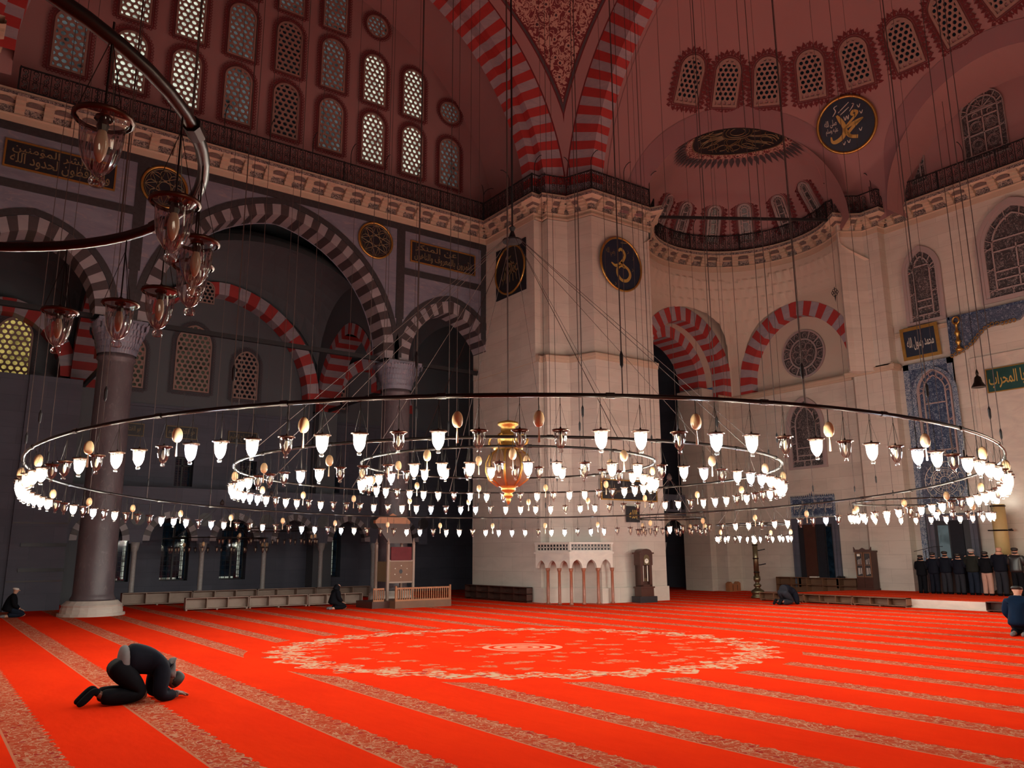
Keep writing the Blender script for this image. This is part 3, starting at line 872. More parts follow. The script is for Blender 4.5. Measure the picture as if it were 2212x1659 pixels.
# exedra half dome + its front barrel
ed = MB()
def ex_pt(s, q, z): return (EC.x + DG.x * s + PG.x * q, EC.y + DG.y * s + PG.y * q, z)
ed.grid(lambda a, s: ex_pt(s, ER * cos(a), EC.z + ER * sin(a)), lin(0, pi, 49), lin(-4.2, 0, 12))
ed.grid(lambda a, b: ex_pt(ER * cos(b) * sin(a), ER * cos(b) * cos(a), EC.z + ER * sin(b)), lin(0, pi, 49), lin(0, pi / 2, 25))
ed.clip(lambda p: (V(p) - HC).length - HR + .01)
struct(ed.build('wall_exedra_dome', 'plaster', smooth=True), 'small plaster half dome of the corner niche')
# qibla barrel and upper wall
qb = MB()
qb.grid(lambda a, x: (x, QY + QR * cos(a), QZ + QR * sin(a)), lin(0, pi, 49), lin(31.5, 36.2, 10))
qb.clip(lambda p: (V(p) - HC).length - HR + .01)
qb.add([(36.1, 20.4, 17), (36.1, 4, 17), (36.1, 4, 24), (36.1, 20.4, 24)])
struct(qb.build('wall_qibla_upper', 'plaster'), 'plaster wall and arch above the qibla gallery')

# ---- exedra lower walls, qibla wall
NX, NY = 36.05, 28.65        # planes of the square corner niche
A1 = (32.35, 11.15, 3.75)    # arch opening in the side wall   (centre X, spring, outer radius)
A2 = (24.3, 11.05, 3.65)     # blind arch on the qibla side    (centre Y)
def sq_r(a):
    c, s_ = cos(a), sin(a); r = 1e9
    if c > 1e-6: r = min(r, (NX - EC.x) / c)
    if s_ > 1e-6: r = min(r, (NY - EC.y) / s_)
    return min(r, 7.6)
ew = MB()
def ew_pt(a, z):
    zs_ = 11.8 + 3.2 * min(1, abs(a - pi / 4) / R_(38)); k = sm((z - zs_) / (16.8 - zs_)); r = sq_r(a) * (1 - k) + 4.7 * k
    if .02 < k < .985 and 12.2 < z < 16.9:      # tiers of stalactite cells
        tier = (z - 12.2) / .55; ph = floor(tier) % 2 * .5
        cell = abs(((a / R_(5.2)) + ph) % 1 - .5) * 2
        r -= .10 * (1 - cell) * (tier % 1) * min(1, k * 3) * (1 if R_(4) < a < R_(86) else .45)
    return (EC.x + r * cos(a), EC.y + r * sin(a), z)
AA = lin(E_ANG1 - .02, R_(158), 240)
ew.grid(ew_pt, AA, [10.3, 11, 11.6] + lin(12.2, 16.95, 40) + [17.3])
ew.clip(lambda p: -in_arch(p[1] - A2[0], p[2] - A2[1], A2[2], .25) if p[0] > p[1] + 7.4 else 1)
ew.clip(lambda p: -in_arch(p[0] - A1[0], p[2] - A1[1], A1[2], .25) if p[0] < p[1] + 7.4 else 1)
struct(ew.build('wall_niche', 'plaster_pale'), 'pale niche wall with stalactite corner')
va = MB()
voussoirs(va, A2[0], A2[1], A2[2] - .72, A2[2] + .03, .25, NX - .03, NX + .55, 25, MAPX, 0, 1, .7)
struct(va.build('wall_blind_arch', ['paint_red', 'paint_white']), 'red and white blind arch around the round window')
v1 = MB()
voussoirs(v1, A1[0], A1[1], A1[2] - .75, A1[2] + .03, .25, NY - .03, NY + .7, 27, MAPY, 0, 1, .7)
v1.grid(lambda t, y: (A1[0] + arch_pt(A1[2] - .75, .25, t)[0], y, A1[1] + arch_pt(A1[2] - .75, .25, t)[1]), lin(-1, 1, 33), [NY + .7, NY + 1.2], 2)
voussoirs(v1, A1[0], A1[1], A1[2] - 1.4, A1[2] - .72, .25, NY + 1.15, NY + 2.6, 23, MAPY, 0, 1, .7)
wall_over(v1, 27.0, 36.1, 17.2, [(A1[0], A1[1], A1[2] - .3, .25)], NY + .04, MAPY, 2, 10.3)
struct(v1.build('wall_passage_arch', ['paint_red', 'paint_white', 'plaster_pale']), 'double red and white arch over the dark passage')
nb = MB()      # lunette behind the blind arch, lower niche walls
nb.box(NX + .5, NX + .7, 20.4, 28.9, 10.3, 15.6, 0)
wall_over(nb, 20.3, 28.7, 17.2, [(A2[0], A2[1], A2[2] - .3, .25)], NX + .04, MAPX, 0, 10.3)
struct(nb.build('wall_niche_lunette', 'plaster_pale'), 'plaster lunette with round window')
nl = MB()
nl.box(NX, NX + .6, 21.25, 28.7, 0, 10.32)                            # qibla side below the string course
nl.prism([(NX, 21.3, 0), (35.5, 20.9, 0), (35.5, 19.0, 0), (36.4, 19.0, 0), (36.4, 21.3, 0)], (0, 0, 10.32))
nl.prism([(34.62, 20.62, 10.3), (34.42, 20.42, 10.3), (34.72, 20.28, 10.3), (35.45, 19.74, 10.3), (35.45, 18.98, 10.3), (36.5, 18.98, 10.3), (36.5, 20.62, 10.3)], (0, 0, ZC - 10.3 + .5))
nl.box(34.9, NX + .6, NY, NY + .75, 0, 10.32); nl.box(34.45, NX + .6, NY + .75, NY + 2.6, 0, 11.0)
nl.box(26.5, 28.7, NY, NY + 2.6, 0, 11.9); nl.box(26.5, 28.9, NY, NY + 2.6, 11.9, 17.3)
nl.box(XQ, XQ + .6, 4, 19.0, 0, ZC + .6)
struct(nl.build('wall_qibla', 'stone'), 'limestone qibla wall')
sc_ = MB()
for d, z0, z1 in ((.05, 10.46, 10.54), (.14, 10.32, 10.46), (.09, 10.22, 10.32)):
    sc_.box(NX - d, NX, 21.3, 28.65, z0, z1); sc_.box(35.5 - d, 35.5, 18.99 - d, 21.35, z0, z1); sc_.box(35.4 - d, XQ, 18.9 - d, 19.0, z0, z1)
    sc_.box(34.9, NX, NY - d, NY, z0, z1)
sc_.box(XQ - .12, XQ, 12.2, 18.9, 11.86, 11.96); sc_.box(XQ - .05, XQ, 12.2, 18.9, 11.78, 11.86)
struct(sc_.build('trim_5', 'trim_stone'), 'string course along the niche and qibla wall')

# passage behind the double arch
pg = MB()
pg.box(26.5, 37, 36.0, 36.4, 0, 17); pg.box(36.6, 37, NY + 2.5, 36, 0, 17); pg.box(26.2, 26.5, 31, 36, 0, 17); pg.box(26, 37, NY + 2.6, 36.4, 14.6, 15)
pg.box(28.4, 34.6, 31.0, 31.35, 4.15, 5.15); pg.box(28.4, 34.6, 31.0, 36, 4.0, 4.2)
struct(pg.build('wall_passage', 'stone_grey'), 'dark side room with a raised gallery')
# gallery parapet arcade and its column
pc = MB()
for i, x in enumerate(lin(31.5, 34.2, 7)):
    pc.box(x - .10, x + .10, 30.96, 31.0, 4.35, 4.72); pc.lathe([(.10, 0), (.07, .08), (0.01, .14)], 8, (x, 30.98, 4.72))
struct(pc.build('trim_6', 'black_panel'), 'row of little dark arched openings in the gallery parapet')
ga = MB()
wall_over(ga, 28.5, 34.6, 4.2, [(31.0, 2.55, 1.0, .2), (33.5, 2.55, 1.05, .2)], 31.05, MAPY, 0, 0)
struct(ga.build('wall_passage_gallery', 'plaster_pale'), 'arched front under the passage gallery')
gc = MB(); gc.lathe([(.22, 0), (.24, .08), (.19, .14), (.17, .2), (.16, 2.05), (.20, 2.12), (.26, 2.4), (.28, 2.55)], 16, (32.25, 30.85, 0))
struct(gc.build('column.002', 'grey_shaft', smooth=True), 'speckled grey column in the dark passage')

# ---- side aisle behind the arcade
YO = 40.2
ai = MB()
ai.box(-6, 27, YO, YO + .5, 8.9, 18, 0)
ai.box(-6, -5.6, 32, YO, 0, 18, 0); ai.box(26.6, 27, 36, YO, 0, 18, 0)
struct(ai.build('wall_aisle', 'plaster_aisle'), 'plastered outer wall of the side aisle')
al = MB()
WINX = [3.2, 7.2, 9.75, 12.45, 17.4, 20.9]
def wall_holes(mb, x0, x1, z0, z1, y, holes, m=0, dep=.45):
    xs = sorted({x0, x1} | {h[0] for h in holes} | {h[1] for h in holes}); zz = sorted({z0, z1} | {h[2] for h in holes} | {h[3] for h in holes})
    for a, b in zip(xs[:-1], xs[1:]):
        for c, d in zip(zz[:-1], zz[1:]):
            cx, cz = (a + b) / 2, (c + d) / 2
            if any(h[0] < cx < h[1] and h[2] < cz < h[3] for h in holes): continue
            mb.add([(a, y, c), (b, y, c), (b, y, d), (a, y, d)], m)
    for h in holes:
        a, b, c, d = h
        for q in (((a, c), (a, d)), ((b, c), (b, d)), ((a, c), (b, c)), ((a, d), (b, d))):
            (p, r), (s_, t) = q
            mb.add([(p, y, r), (s_, y, t), (s_, y + dep, t), (p, y + dep, r)], m)
HOL = [(x - .62, x + .62, .85, 3.55) for x in WINX] + [(x - .42, x + .42, 5.2, 6.6) for x in (2.3, 9.85, 12.9, 17.4)]
wall_holes(al, -6, 27, 0, 8.95, YO, HOL)
al.box(-6, 27, YO - .10, YO, 8.85, 8.98)
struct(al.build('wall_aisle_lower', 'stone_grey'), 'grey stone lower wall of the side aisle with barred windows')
# transverse striped arches of the aisle and dome-like vaults
tv = MB()
for x in (5.1, 16.63):
    voussoirs(tv, 36.2, 9.3, 3.0, 3.55, .5, x - .55, x + .55, 27, MAPX, 0, 1, .0, True)
    voussoirs(tv, 36.2, 9.3, 3.0, 3.55, .5, x + .56, x - .54, 27, MAPX, 0, 1)
for cx, R in ((X0, 4.6), (1.95, 2.2), (19.1, 1.9)):
    voussoirs(tv, cx, 9.7, R, R + .62, .4, 39.3, 40.1, 31 if R > 3 else 17, MAPY, 0, 1, .0)
struct(tv.build('wall_aisle_arches', ['paint_red', 'paint_white']), 'red and white striped arches of the side aisle')
vt = MB()
def vault(cx, hx, z0, z1):
    vt.grid(lambda u, w: (cx + hx * u, 36.2 + 3.7 * w, z0 + (z1 - z0) * sqrt(max(0, 1 - min(1, (u * u + w * w) / 1.9)))), lin(-1, 1, 21), lin(-1, 1, 15))
vault(X0, 5.3, 11.8, 16.6); vault(1.95, 3.0, 11.8, 15.4); vault(19.1, 2.4, 11.8, 14.9)
for x in (5.1, 16.63):       # wall over the transverse arches
    for xx in (x - .5, x + .5): wall_over(vt, 32.3, 40.2, 17, [(36.2, 9.3, 3.5, .5)], xx, MAPX, 0, 9.3)
    vt.box(x - .5, x + .5, 39.3, 40.2, 0, 9.4)
vt.box(-6, 27, 32.3, YO + .4, 17.0, 17.2)
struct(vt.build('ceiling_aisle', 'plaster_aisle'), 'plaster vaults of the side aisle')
ra = MB()
for x in (5.1, 16.63): ra.box(x - .07, x + .07, 32.3, 40.2, 9.3, 9.45)
struct(ra.build('beam_3', 'iron'), 'iron ties across the side aisle')
# two-storey gallery arcade in the aisle
YG = 37.4
gl = MB()
GA = [(6.05 + 2.78 * i, 2.62, 1.12, .15) for i in range(0, 6)]
wall_over(gl, 4.7, 21.6, 4.15, GA, YG, MAPY, 0, 2.5)
for cu, zs, R, e in GA: voussoirs(gl, cu, zs, R - .26, R + .02, e, YG - .02, YG + .4, 15, MAPY, 1, 2)
gl.box(4.6, 21.7, YG - .12, YG + .5, 4.15, 4.32); gl.box(4.6, 21.7, YG - .05, YG + .05, 4.32, 4.9)
for i in range(0, 7):
    gl.prism([(4.66 + 2.78 * i + .30 * cos(a), YG - .03, 3.55 + .30 * sin(a)) for a in lin(0, 2 * pi * 15 / 16, 16)], (0, .03, 0), 3)
struct(gl.build('wall_gallery_arcade', ['stone_grey', 'voussoir_pale', 'voussoir_dark', 'serpentine']), 'low gallery arcade in the dim side aisle')
for i in range(1, 6):
    c = MB(); x = 4.66 + 2.78 * i
    c.lathe([(.17, 0), (.17, .1), (.11, .18), (.105, 2.15), (.15, 2.25), (.2, 2.55)], 12, (x, YG + .1, 0))
    struct(c.build('column.%03d' % (i + 2), 'grey_shaft', smooth=True), 'slender column of the aisle gallery')
pw = MB(); pw.box(2.75, 4.6, 35.6, 39.5, 0, 8.9)
for z in (1.42, 2.35): pw.box(3.1, 4.62, 35.55, 35.62, z, z + .13, 1)
for z in (1.05, 3.2): pw.box(2.76, 4.61, 35.585, 35.63, z, z + .06, 2)
wall_over(pw, -4.5, 2.8, 8.9, [(-.1, 2.55, 2.2, .4)], 35.7, MAPY, 0, 0)
pw.box(-1.3, .2, 35.9, 36.6, 0, 4.2)
struct(pw.build('wall_aisle_pier', ['stone_grey', 'black_panel', 'voussoir_dark']), 'stone pier with dark slots behind the left column')

# enclosing walls and roof outside the view
oc = MB()
oc.box(-14.4, -14, -12, 48, 0, 30); oc.box(-14, 46, -12.4, -12, 0, 30)
oc.box(-14, .2, -12, 48, 29.6, 30); oc.box(.2, 46, -12, 3.4, 29.6, 30)
struct(oc.build('wall_back', 'plaster'), 'far walls and vaults behind the viewer')
# ================================================================== WINDOWS
WN = [0]
def hexgrille(w, h, R, e, pitch, hole, th=.06, rnd=False):
    """perforated plaster slab; origin at the middle of the sill, arched top of half width R"""
    mb = MB(); dz = pitch * .866; n = 12; zs = h - arch_pt(R, e, 0)[1] if not rnd else 0
    rows = int(h / dz) + 3
    for j in range(-1, rows):
        for i in range(-int(w / pitch) - 1, int(w / pitch) + 2):
            cx = (i + (j % 2) * .5) * pitch; cz = j * dz + dz * .35
            if abs(cx) > w / 2 + pitch or cz > h + pitch: continue
            hexp, circ = [], []
            for k in range(n):
                g = 2 * pi * k / n; q = ((g + pi / 6) % (pi / 3)) - pi / 6
                rh = pitch / 2 / cos(q)
                hexp.append((cx + rh * cos(g), cz + rh * sin(g))); circ.append((cx + hole * cos(g), cz + hole * sin(g)))
            for k in range(n):
                l = (k + 1) % n
                mb.add([(*hexp[k][:1], 0, hexp[k][1]), (hexp[l][0], 0, hexp[l][1]), (circ[l][0], 0, circ[l][1]), (circ[k][0], 0, circ[k][1])])
                mb.add([(circ[k][0], 0, circ[k][1]), (circ[l][0], 0, circ[l][1]), (circ[l][0], th, circ[l][1]), (circ[k][0], th, circ[k][1])])
    if rnd: mb.clip(lambda p: R - hypot(p[0], p[2] - R))
    else: mb.clip(lambda p: min(p[2], w / 2 - abs(p[0]), in_arch(p[0], p[2] - zs, R, e) if p[2] > zs else 1))
    return mb
def outline(w, h, R, e, d, rnd=False, n=20):
    """closed outline grown by d, as (x, z) list running round"""
    if rnd: return [((R + d) * cos(a), R + (R + d) * sin(a)) for a in lin(0, 2 * pi * 47 / 48, 48)]
    zs = h - arch_pt(R, e, 0)[1]
    top = [(x, z + zs) for x, z in arch_outline(R + d, e, n)]
    return [(w / 2 + d, -d)] + top + [(-w / 2 - d, -d)]
def strip(mb, a, b, y, m=0, closed=True):
    n = len(a)
    for i in range(n if closed else n - 1):
        k = (i + 1) % n
        mb.add([(a[i][0], y, a[i][1]), (a[k][0], y, a[k][1]), (b[k][0], y, b[k][1]), (b[i][0], y, b[i][1])], m)
def teeth(mb, ol, step, ht, wd, y, m=0, hollow=True):
    """leaf-shaped teeth standing out along a closed outline"""
    n = len(ol); c = (sum(p[0] for p in ol) / n, sum(p[1] for p in ol) / n); acc = 0; nxt = step / 2
    for i in range(n):
        a, b = V(ol[i]), V(ol[(i + 1) % n]); L = (b - a).length
        if L < 1e-6: continue
        d = (b - a) / L; nr = V((d.y, -d.x))
        if nr.dot(a - V(c)) < 0: nr = -nr
        while nxt <= acc + L:
            p = a + d * (nxt - acc); nxt += step
            P = lambda u, v: ((p + d * u * wd + nr * v * ht).x, y, (p + d * u * wd + nr * v * ht).y)
            if hollow:
                O = [(-.5, 0), (-.5, .55), (0, 1), (.5, .55), (.5, 0)]; I = [(-.22, .0), (-.24, .45), (0, .72), (.24, .45), (.22, .0)]
                for k in range(4): mb.add([P(*O[k]), P(*O[k + 1]), P(*I[k + 1]), P(*I[k])], m)
            else: mb.add([P(-.5, 0), P(.5, 0), P(.42, .5), P(0, 1), P(-.42, .5)], m)
        acc += L
def border_mesh(name, w, h, R, e, inner, mat, tstep, tht, rnd=False, spiky=False):
    mb = MB()
    o = [outline(w, h, R, e, d, rnd) for d in (inner, inner + .03, inner + .06, inner + .11)]
    strip(mb, o[0], o[1], -.012); strip(mb, o[2], o[3], -.012)
    teeth(mb, o[3], tstep, tht, tstep * .92, -.012)
    if spiky: teeth(mb, outline(w, h, R, e, inner + .11 + tht * .25, rnd), tstep * 1.5, tht * 1.15, tstep * .9, -.014, hollow=False)
    return mb.mesh(name, mat)
def frame_join(mb, w, h, R, e, wd, y0, y1, m=0, rnd=False):
    a = outline(w, h, R, e, -.005, rnd); b = outline(w, h, R, e, wd, rnd)
    strip(mb, a, b, y0, m)
    for o in (a, b):
        for i in range(len(o)):
            k = (i + 1) % len(o); mb.add([(o[i][0], y0, o[i][1]), (o[k][0], y0, o[k][1]), (o[k][0], y1, o[k][1]), (o[i][0], y1, o[i][1])], m)
def pane_mesh(name, w, h, R, e, mat, rnd=False, y=.065):
    mb = MB(); o = outline(w, h, R, e, 0, rnd); mb.add([(x, y, z) for x, z in o]); return mb.mesh(name, mat)
class WinType:
    def __init__(s, nm, w, h, R, e, pitch, hole, frame, bmat, tstep, tht, rnd=False, gmat='grille', spiky=False):
        g = hexgrille(w, h, R, e, pitch, hole, .07, rnd)
        frame_join(g, w, h, R, e, frame, -.02, .09, 0, rnd)
        s.g = g.mesh(nm + '_grille', gmat); s.b = border_mesh(nm + '_border', w, h, R, e, frame + .02, bmat, tstep, tht, rnd, spiky)
        s.panes = {}; s.a = (w, h, R, e, rnd); s.nm = nm
    def put(s, mw, pane, label):
        WN[0] += 1
        o = struct(link('window_%d' % WN[0], s.g, None, None), label); o.matrix_world = mw
        if pane not in s.panes: s.panes[pane] = pane_mesh(s.nm + '_pane', s.a[0], s.a[1], s.a[2], s.a[3], pane, s.a[4])
        link('pane', s.panes[pane], o); link('painted_border', s.b, o)
        return o
WT_L = WinType('lunette', 1.02, 2.42, .51, 0, .262, .094, .07, 'ornament_red', .135, .12)
WT_R = WinType('round', 1.0, 1.0, .5, 0, .235, .085, .07, 'ornament_red', .125, .11, True)
WT_D = WinType('half_dome', .98, 1.98, .49, 0, .245, .083, .10, 'ornament_red', .155, .20, False, 'grille', True)
WT_A = WinType('aisle', 1.55, 3.2, .775, .18, .25, .088, .06, 'ornament_dark', .13, .10)
WT_B = WinType('aisle_small', 1.12, 2.35, .56, .12, .25, .088, .06, 'ornament_dark', .13, .10)

YL = 31.9
LIT = {(-3, 0): 'pane_bright', (-2, 0): 'pane_bright', (-2, 1): 'pane_bright', (2, 0): 'pane_bright', (3, 0): 'pane_bright', (2, 1): 'pane_bright', (3, 1): 'pane_bright',
       (-1, 1): 'pane_dim', (1, 0): 'pane_dim', (-1, 0): 'pane_dim', (0, 1): 'pane_dark', (0, 0): 'pane_dark', (1, 1): 'pane_dim', (4, 0): 'pane_dim', (-4, 0): 'pane_dim', (-3, 1): 'pane_bright', (0, 2): 'pane_dim', (1, 2): 'pane_dim', (-1, 2): 'pane_dim'}
for k in range(-4, 5):
    for row in range(3):
        if abs(k) + row > 4 and row or (row == 2 and abs(k) > 1): continue
        if row == 1 and abs(k) == 4: continue
        x = X0 + 2.105 * k; z = 19.95 + 3.07 * row
        WT_L.put(FACE_L(x, YL - .10, z), LIT.get((k, row), 'pane_dim'), 'perforated plaster window in the lunette wall')
for x, z in ((X0 + 8.42, 23.4), (X0 - 8.42, 23.4), (X0 + 4.25, 26.6), (X0 - 4.25, 26.6)):
    WT_R.put(FACE_L(x, YL - .10, z), 'pane_dim', 'round perforated window in the lunette wall')

def on_sphere(c, r, p, inset):
    n = (V(c) - V(p)).normalized(); q = V(c) - n * r + n * inset
    return facing(q, n), n
HDW = [(27.11, 23.22), (28.83, 22.29), (30.39, 21.03), (31.68, 19.38), (32.52, 17.48), (33.05, 15.32), (33.01, 13.15), (32.4, 11.0)]
for i, (x, y) in enumerate(HDW):
    a = atan2(y - HC.y, x - HC.x); b = R_(36.2)
    p = HC + HR * V((cos(b) * cos(a), cos(b) * sin(a), sin(b)))
    m, n = on_sphere(HC, HR, p, .10)
    WT_D.put(m @ M.Translation((0, 0, -.98)), 'pane_dark', 'arched perforated window in the half dome')

# leaded (stained glass) windows: white plaster tracery over dark glass
def bars(mb, segs, wd, y0=-.05, y1=.0, m=1):
    for (x0, z0), (x1, z1) in segs:
        d = V((x1 - x0, z1 - z0)); L = d.length; d /= L; n = V((-d.y, d.x)) * wd / 2
        P = [(x0 + n.x, z0 + n.y), (x1 + n.x, z1 + n.y), (x1 - n.x, z1 - n.y), (x0 - n.x, z0 - n.y)]
        mb.prism([(x, y0, z) for x, z in P], (0, y1 - y0, 0), m)
def poly_bars(mb, pts, wd, closed=False, m=1):
    n = len(pts); bars(mb, [(pts[i], pts[(i + 1) % n]) for i in range(n if closed else n - 1)], wd, m=m)
def leaded(w, h, R, e, outer, mid, cross, fr=.18, rings=False, split=False):
    """glass slab, moulded frame, inner arched panel with tracery"""
    mb = MB(); o = outline(w, h, R, e, 0)
    mb.add([(x, .02, z) for x, z in o], 0)
    frame_join(mb, w, h, R, e, fr * .45, -.06, .05, 1); frame_join(mb, w + .9 * fr, h + .45 * fr, R + .45 * fr, e, fr * .55, -.10, .05, 1)
    ins = outer
    inn = [(x, z) for x, z in outline(w - 2 * ins, h - 2 * ins, R - ins, e, 0)]
    inn = [(x, z + ins) for x, z in inn]
    poly_bars(mb, inn, .055, True)
    zs = h - arch_pt(R, e, 0)[1]; wi = w / 2 - ins
    for z in cross: bars(mb, [((-wi, z), (wi, z))], .05)
    if split:
        bars(mb, [((0, ins), (0, zs))], .05)
        for z in mid: bars(mb, [((-wi, z), (wi, z))], .05)
    # little crossing bars in the border strip
    zz = lin(ins, zs, max(3, int((zs - ins) / .75)))
    for z in zz:
        for s in (-1, 1): bars(mb, [((s * wi, z - .06), (s * w / 2, z + .06)), ((s * wi, z + .06), (s * w / 2, z - .06))], .025)
    for t in lin(-.8, .8, 6):
        a, b = arch_pt(R, e, t), arch_pt(R - ins, e, t); bars(mb, [((a[0], a[1] + zs), (b[0], b[1] + zs - ins * .3))], .03)
    for x in lin(-wi, wi, 4)[1:-1]: bars(mb, [((x - .05, 0), (x + .05, ins)), ((x + .05, 0), (x - .05, ins))], .025)
    if rings:
        nx = 2; cw = 2 * wi / nx
        for z0, z1 in zip([ins] + list(mid), list(mid) + [zs]):
            for i in range(nx):
                cx = -wi + cw * (i + .5); cz = (z0 + z1) / 2; r = min(cw, z1 - z0) * .40
                for k in (1, .78): mb.tube([(cx + r * k * cos(a), -.01, cz + r * k * sin(a)) for a in lin(0, 2 * pi * 15 / 16, 16)], .010, 3, 1, True)
        for k in range(6):
            a = pi * k / 5; r = wi * .45; bars(mb, [((0, zs + .1), (wi * .75 * cos(a), zs + .1 + wi * .75 * sin(a)))], .018)
            mb.tube([(r * cos(a) + .16 * cos(b), -.01, zs + .1 + r * sin(a) * .8 + .16 * sin(b)) for b in lin(0, 2 * pi * 9 / 10, 10)], .008, 3, 1, True)
    return mb
def put_leaded(mb, mw, label):
    WN[0] += 1
    o = struct(mb.build('window_%d' % WN[0], ['stained', 'tracery']), label); o.matrix_world = mw; return o
put_leaded(leaded(1.02, 2.05, .51, 0, .20, (1.0,), (1.55,), .03, True, True), FACE_Q(36.06, 17.22, 18.9), 'smaller arched leaded window above the right gallery')
put_leaded(leaded(1.75, 3.15, .875, 0, .24, (1.2, 1.95), (2.3,), .03, True, True), FACE_Q(36.06, 13.98, 18.95), 'larger arched leaded window above the right gallery')
put_leaded(leaded(1.25, 3.3, .625, .35, .26, (), (.62, .95, 2.6), .26), FACE_Q(XQ - .03, 17.38, 12.3), 'narrow pointed leaded window above the gold-framed panel')
put_leaded(leaded(2.5, 3.85, 1.25, .5, .32, (1.1, 2.0), (.75, 2.5), .34, False, True), FACE_Q(XQ - .03, 13.35, 12.55), 'broad pointed leaded window at the right edge')
put_leaded(leaded(1.75, 3.35, .875, .45, .30, (), (.55, .95), .22), FACE_Q(NX - .03, 24.1, 6.25), 'pointed leaded window low in the niche wall')
put_leaded(leaded(1.35, 3.75, .675, .30, .20, (), (2.3,), .08), FACE_Q(XQ - .16, 17.35, 6.15), 'pointed leaded window in blue tile surround')
# oculus
oc_ = MB()
C_ = lambda r, n=40: [(r * cos(a), r * sin(a)) for a in lin(0, 2 * pi * (n - 1) / n, n)]
oc_.add([(x, .02, z) for x, z in C_(1.2)], 0)
for r, wd in ((1.24, .10), (.78, .08)): poly_bars(oc_, C_(r), wd, True)
for k in range(12):
    a = 2 * pi * k / 12 + .1; bars(oc_, [((.8 * cos(a), .8 * sin(a)), (1.2 * cos(a), 1.2 * sin(a)))], .05)
    oc_.tube([(1.0 * cos(a + .26) + .13 * cos(b), -.01, 1.0 * sin(a + .26) + .13 * sin(b)) for b in lin(0, 5.6, 9)], .012, 3, 1, True)
for k in range(8):
    a = 2 * pi * k / 8
    oc_.tube([(.45 * cos(a) + .2 * cos(b), -.01, .45 * sin(a) + .2 * sin(b)) for b in lin(0, 2 * pi * 11 / 12, 12)], .012, 3, 1, True)
oc_.tube([(.2 * cos(b), -.01, .2 * sin(b)) for b in lin(0, 2 * pi * 11 / 12, 12)], .02, 3, 1, True)
put_leaded(oc_, FACE_Q(NX + .46, 24.2, 12.2), 'round leaded window inside the blind arch')
# exedra windows with palmette frames
ex_m = leaded(.52, 1.95, .26, 0, .10, (), (.5, 1.05, 1.5), .10)
ex_me = ex_m.mesh('niche_window', ['stained', 'tracery'])
ex_b = border_mesh('niche_window_border', .52, 1.95, .26, 0, .17, 'ornament_red', .15, .17, False, True)
for k, a in enumerate((106, 83, 57, 33, 5, -22)):
    b = R_(28.0); a = R_(a)
    p = EC + ER * V((cos(b) * cos(a), cos(b) * sin(a), sin(b))); m, n = on_sphere(EC, ER, p, .12)
    WN[0] += 1; o = struct(link('window_%d' % WN[0], ex_me), 'small leaded window with red palmette frame in the niche dome'); o.matrix_world = m @ M.Translation((0, 0, -.98))
    link('painted_border', ex_b, o)
# aisle windows
WT_B.put(FACE_L(12.45, YO - .10, 9.75), 'pane_dark', 'perforated window of the side aisle, right of the tallest')
WT_A.put(FACE_L(9.85, YO - .10, 9.85), 'pane_amberdim', 'tallest perforated window of the side aisle')
WT_B.put(FACE_L(7.05, YO - .10, 9.75), 'pane_amberdim', 'perforated window partly behind the left column')
WT_A2 = WinType('amber', 1.25, 2.75, .625, .15, .26, .094, .07, 'ornament_dark', .13, .10)
WT_A2.put(FACE_L(2.35, YO - .10, 9.45), 'pane_amber', 'amber glowing perforated window at the left edge')
WT_B.put(FACE_L(17.3, YO - .10, 9.75), 'pane_dark', 'perforated window behind the second column')
# small grille window high in the vault of the aisle
sg = hexgrille(.8, 1.05, .4, 0, .21, .078); frame_join(sg, .8, 1.05, .4, 0, .05, -.02, .05)
WN[0] += 1; o = struct(sg.build('window_%d' % WN[0], 'grille'), 'small perforated window under the aisle vault'); o.matrix_world = FACE_L(9.95, 39.2, 14.1)
link('pane', pane_mesh('vault_pane', .8, 1.05, .4, 0, 'pane_dark'), o)
# barred windows of the lower aisle wall
def barred(x0, x1, z0, z1, pane, label):
    WN[0] += 1; y = YO + .42
    f = MB(); w, h = x1 - x0, z1 - z0
    f.box(0, w, 0, .04, 0, .05); f.box(0, w, 0, .04, h - .05, h); f.box(0, .05, 0, .04, 0, h); f.box(w - .05, w, 0, .04, 0, h)
    f.box(w / 2 - .04, w / 2 + .04, -.01, .04, 0, h); f.box(0, w, -.01, .04, h * .70, h * .70 + .07)
    for i in range(1, 6): f.box(w * i / 6 - .012, w * i / 6 + .012, .1, .13, 0, h)
    for j in range(1, 12): f.box(0, w, .1, .13, h * j / 12 - .012, h * j / 12 + .012)
    o = struct(f.build('window_%d' % WN[0], 'iron', mw=M.Translation((x0, y, z0))), label)
    g = MB(); g.add([(0, .05, 0), (w, .05, 0), (w, .05, h), (0, .05, h)]); g.build('glass_pane', 'pane', o)
    b = MB(); b.add([(-.2, .5, -.1), (w + .2, .5, -.1), (w + .2, .5, h), (-.2, .5, h)]); b.build('night_view', pane, o)
    return o
BARW = [barred(*h[:2], h[2], h[3], 'pane_blue', 'barred window at floor level of the aisle' if i < 6 else 'small upper barred window of the aisle') for i, h in enumerate(HOL)]
def glow(i, *boxes):                                 # yellow street light seen between the bars
    st = MB()
    for a, b, c, d in boxes: st.box(a, b, .45, .47, c, d)
    st.build('street_glow', 'pane_street', BARW[i])
for i in (1, 2, 3, 4): glow(i, (1.07, 1.19, .1, 1.9), (.15, .94, .05, .13), *([(.1, .2, 1.5, 1.9)] if i == 2 else []))
glow(6, (.05, .72, .2, 1.25))
# ================================================================== CHANDELIERS
def proj(p):
    d = V(p) - CAM; z = d.dot(_F); return (W / 2 + FPX * d.dot(_Rt) / z, H / 2 - FPX * d.dot(_U) / z, z)
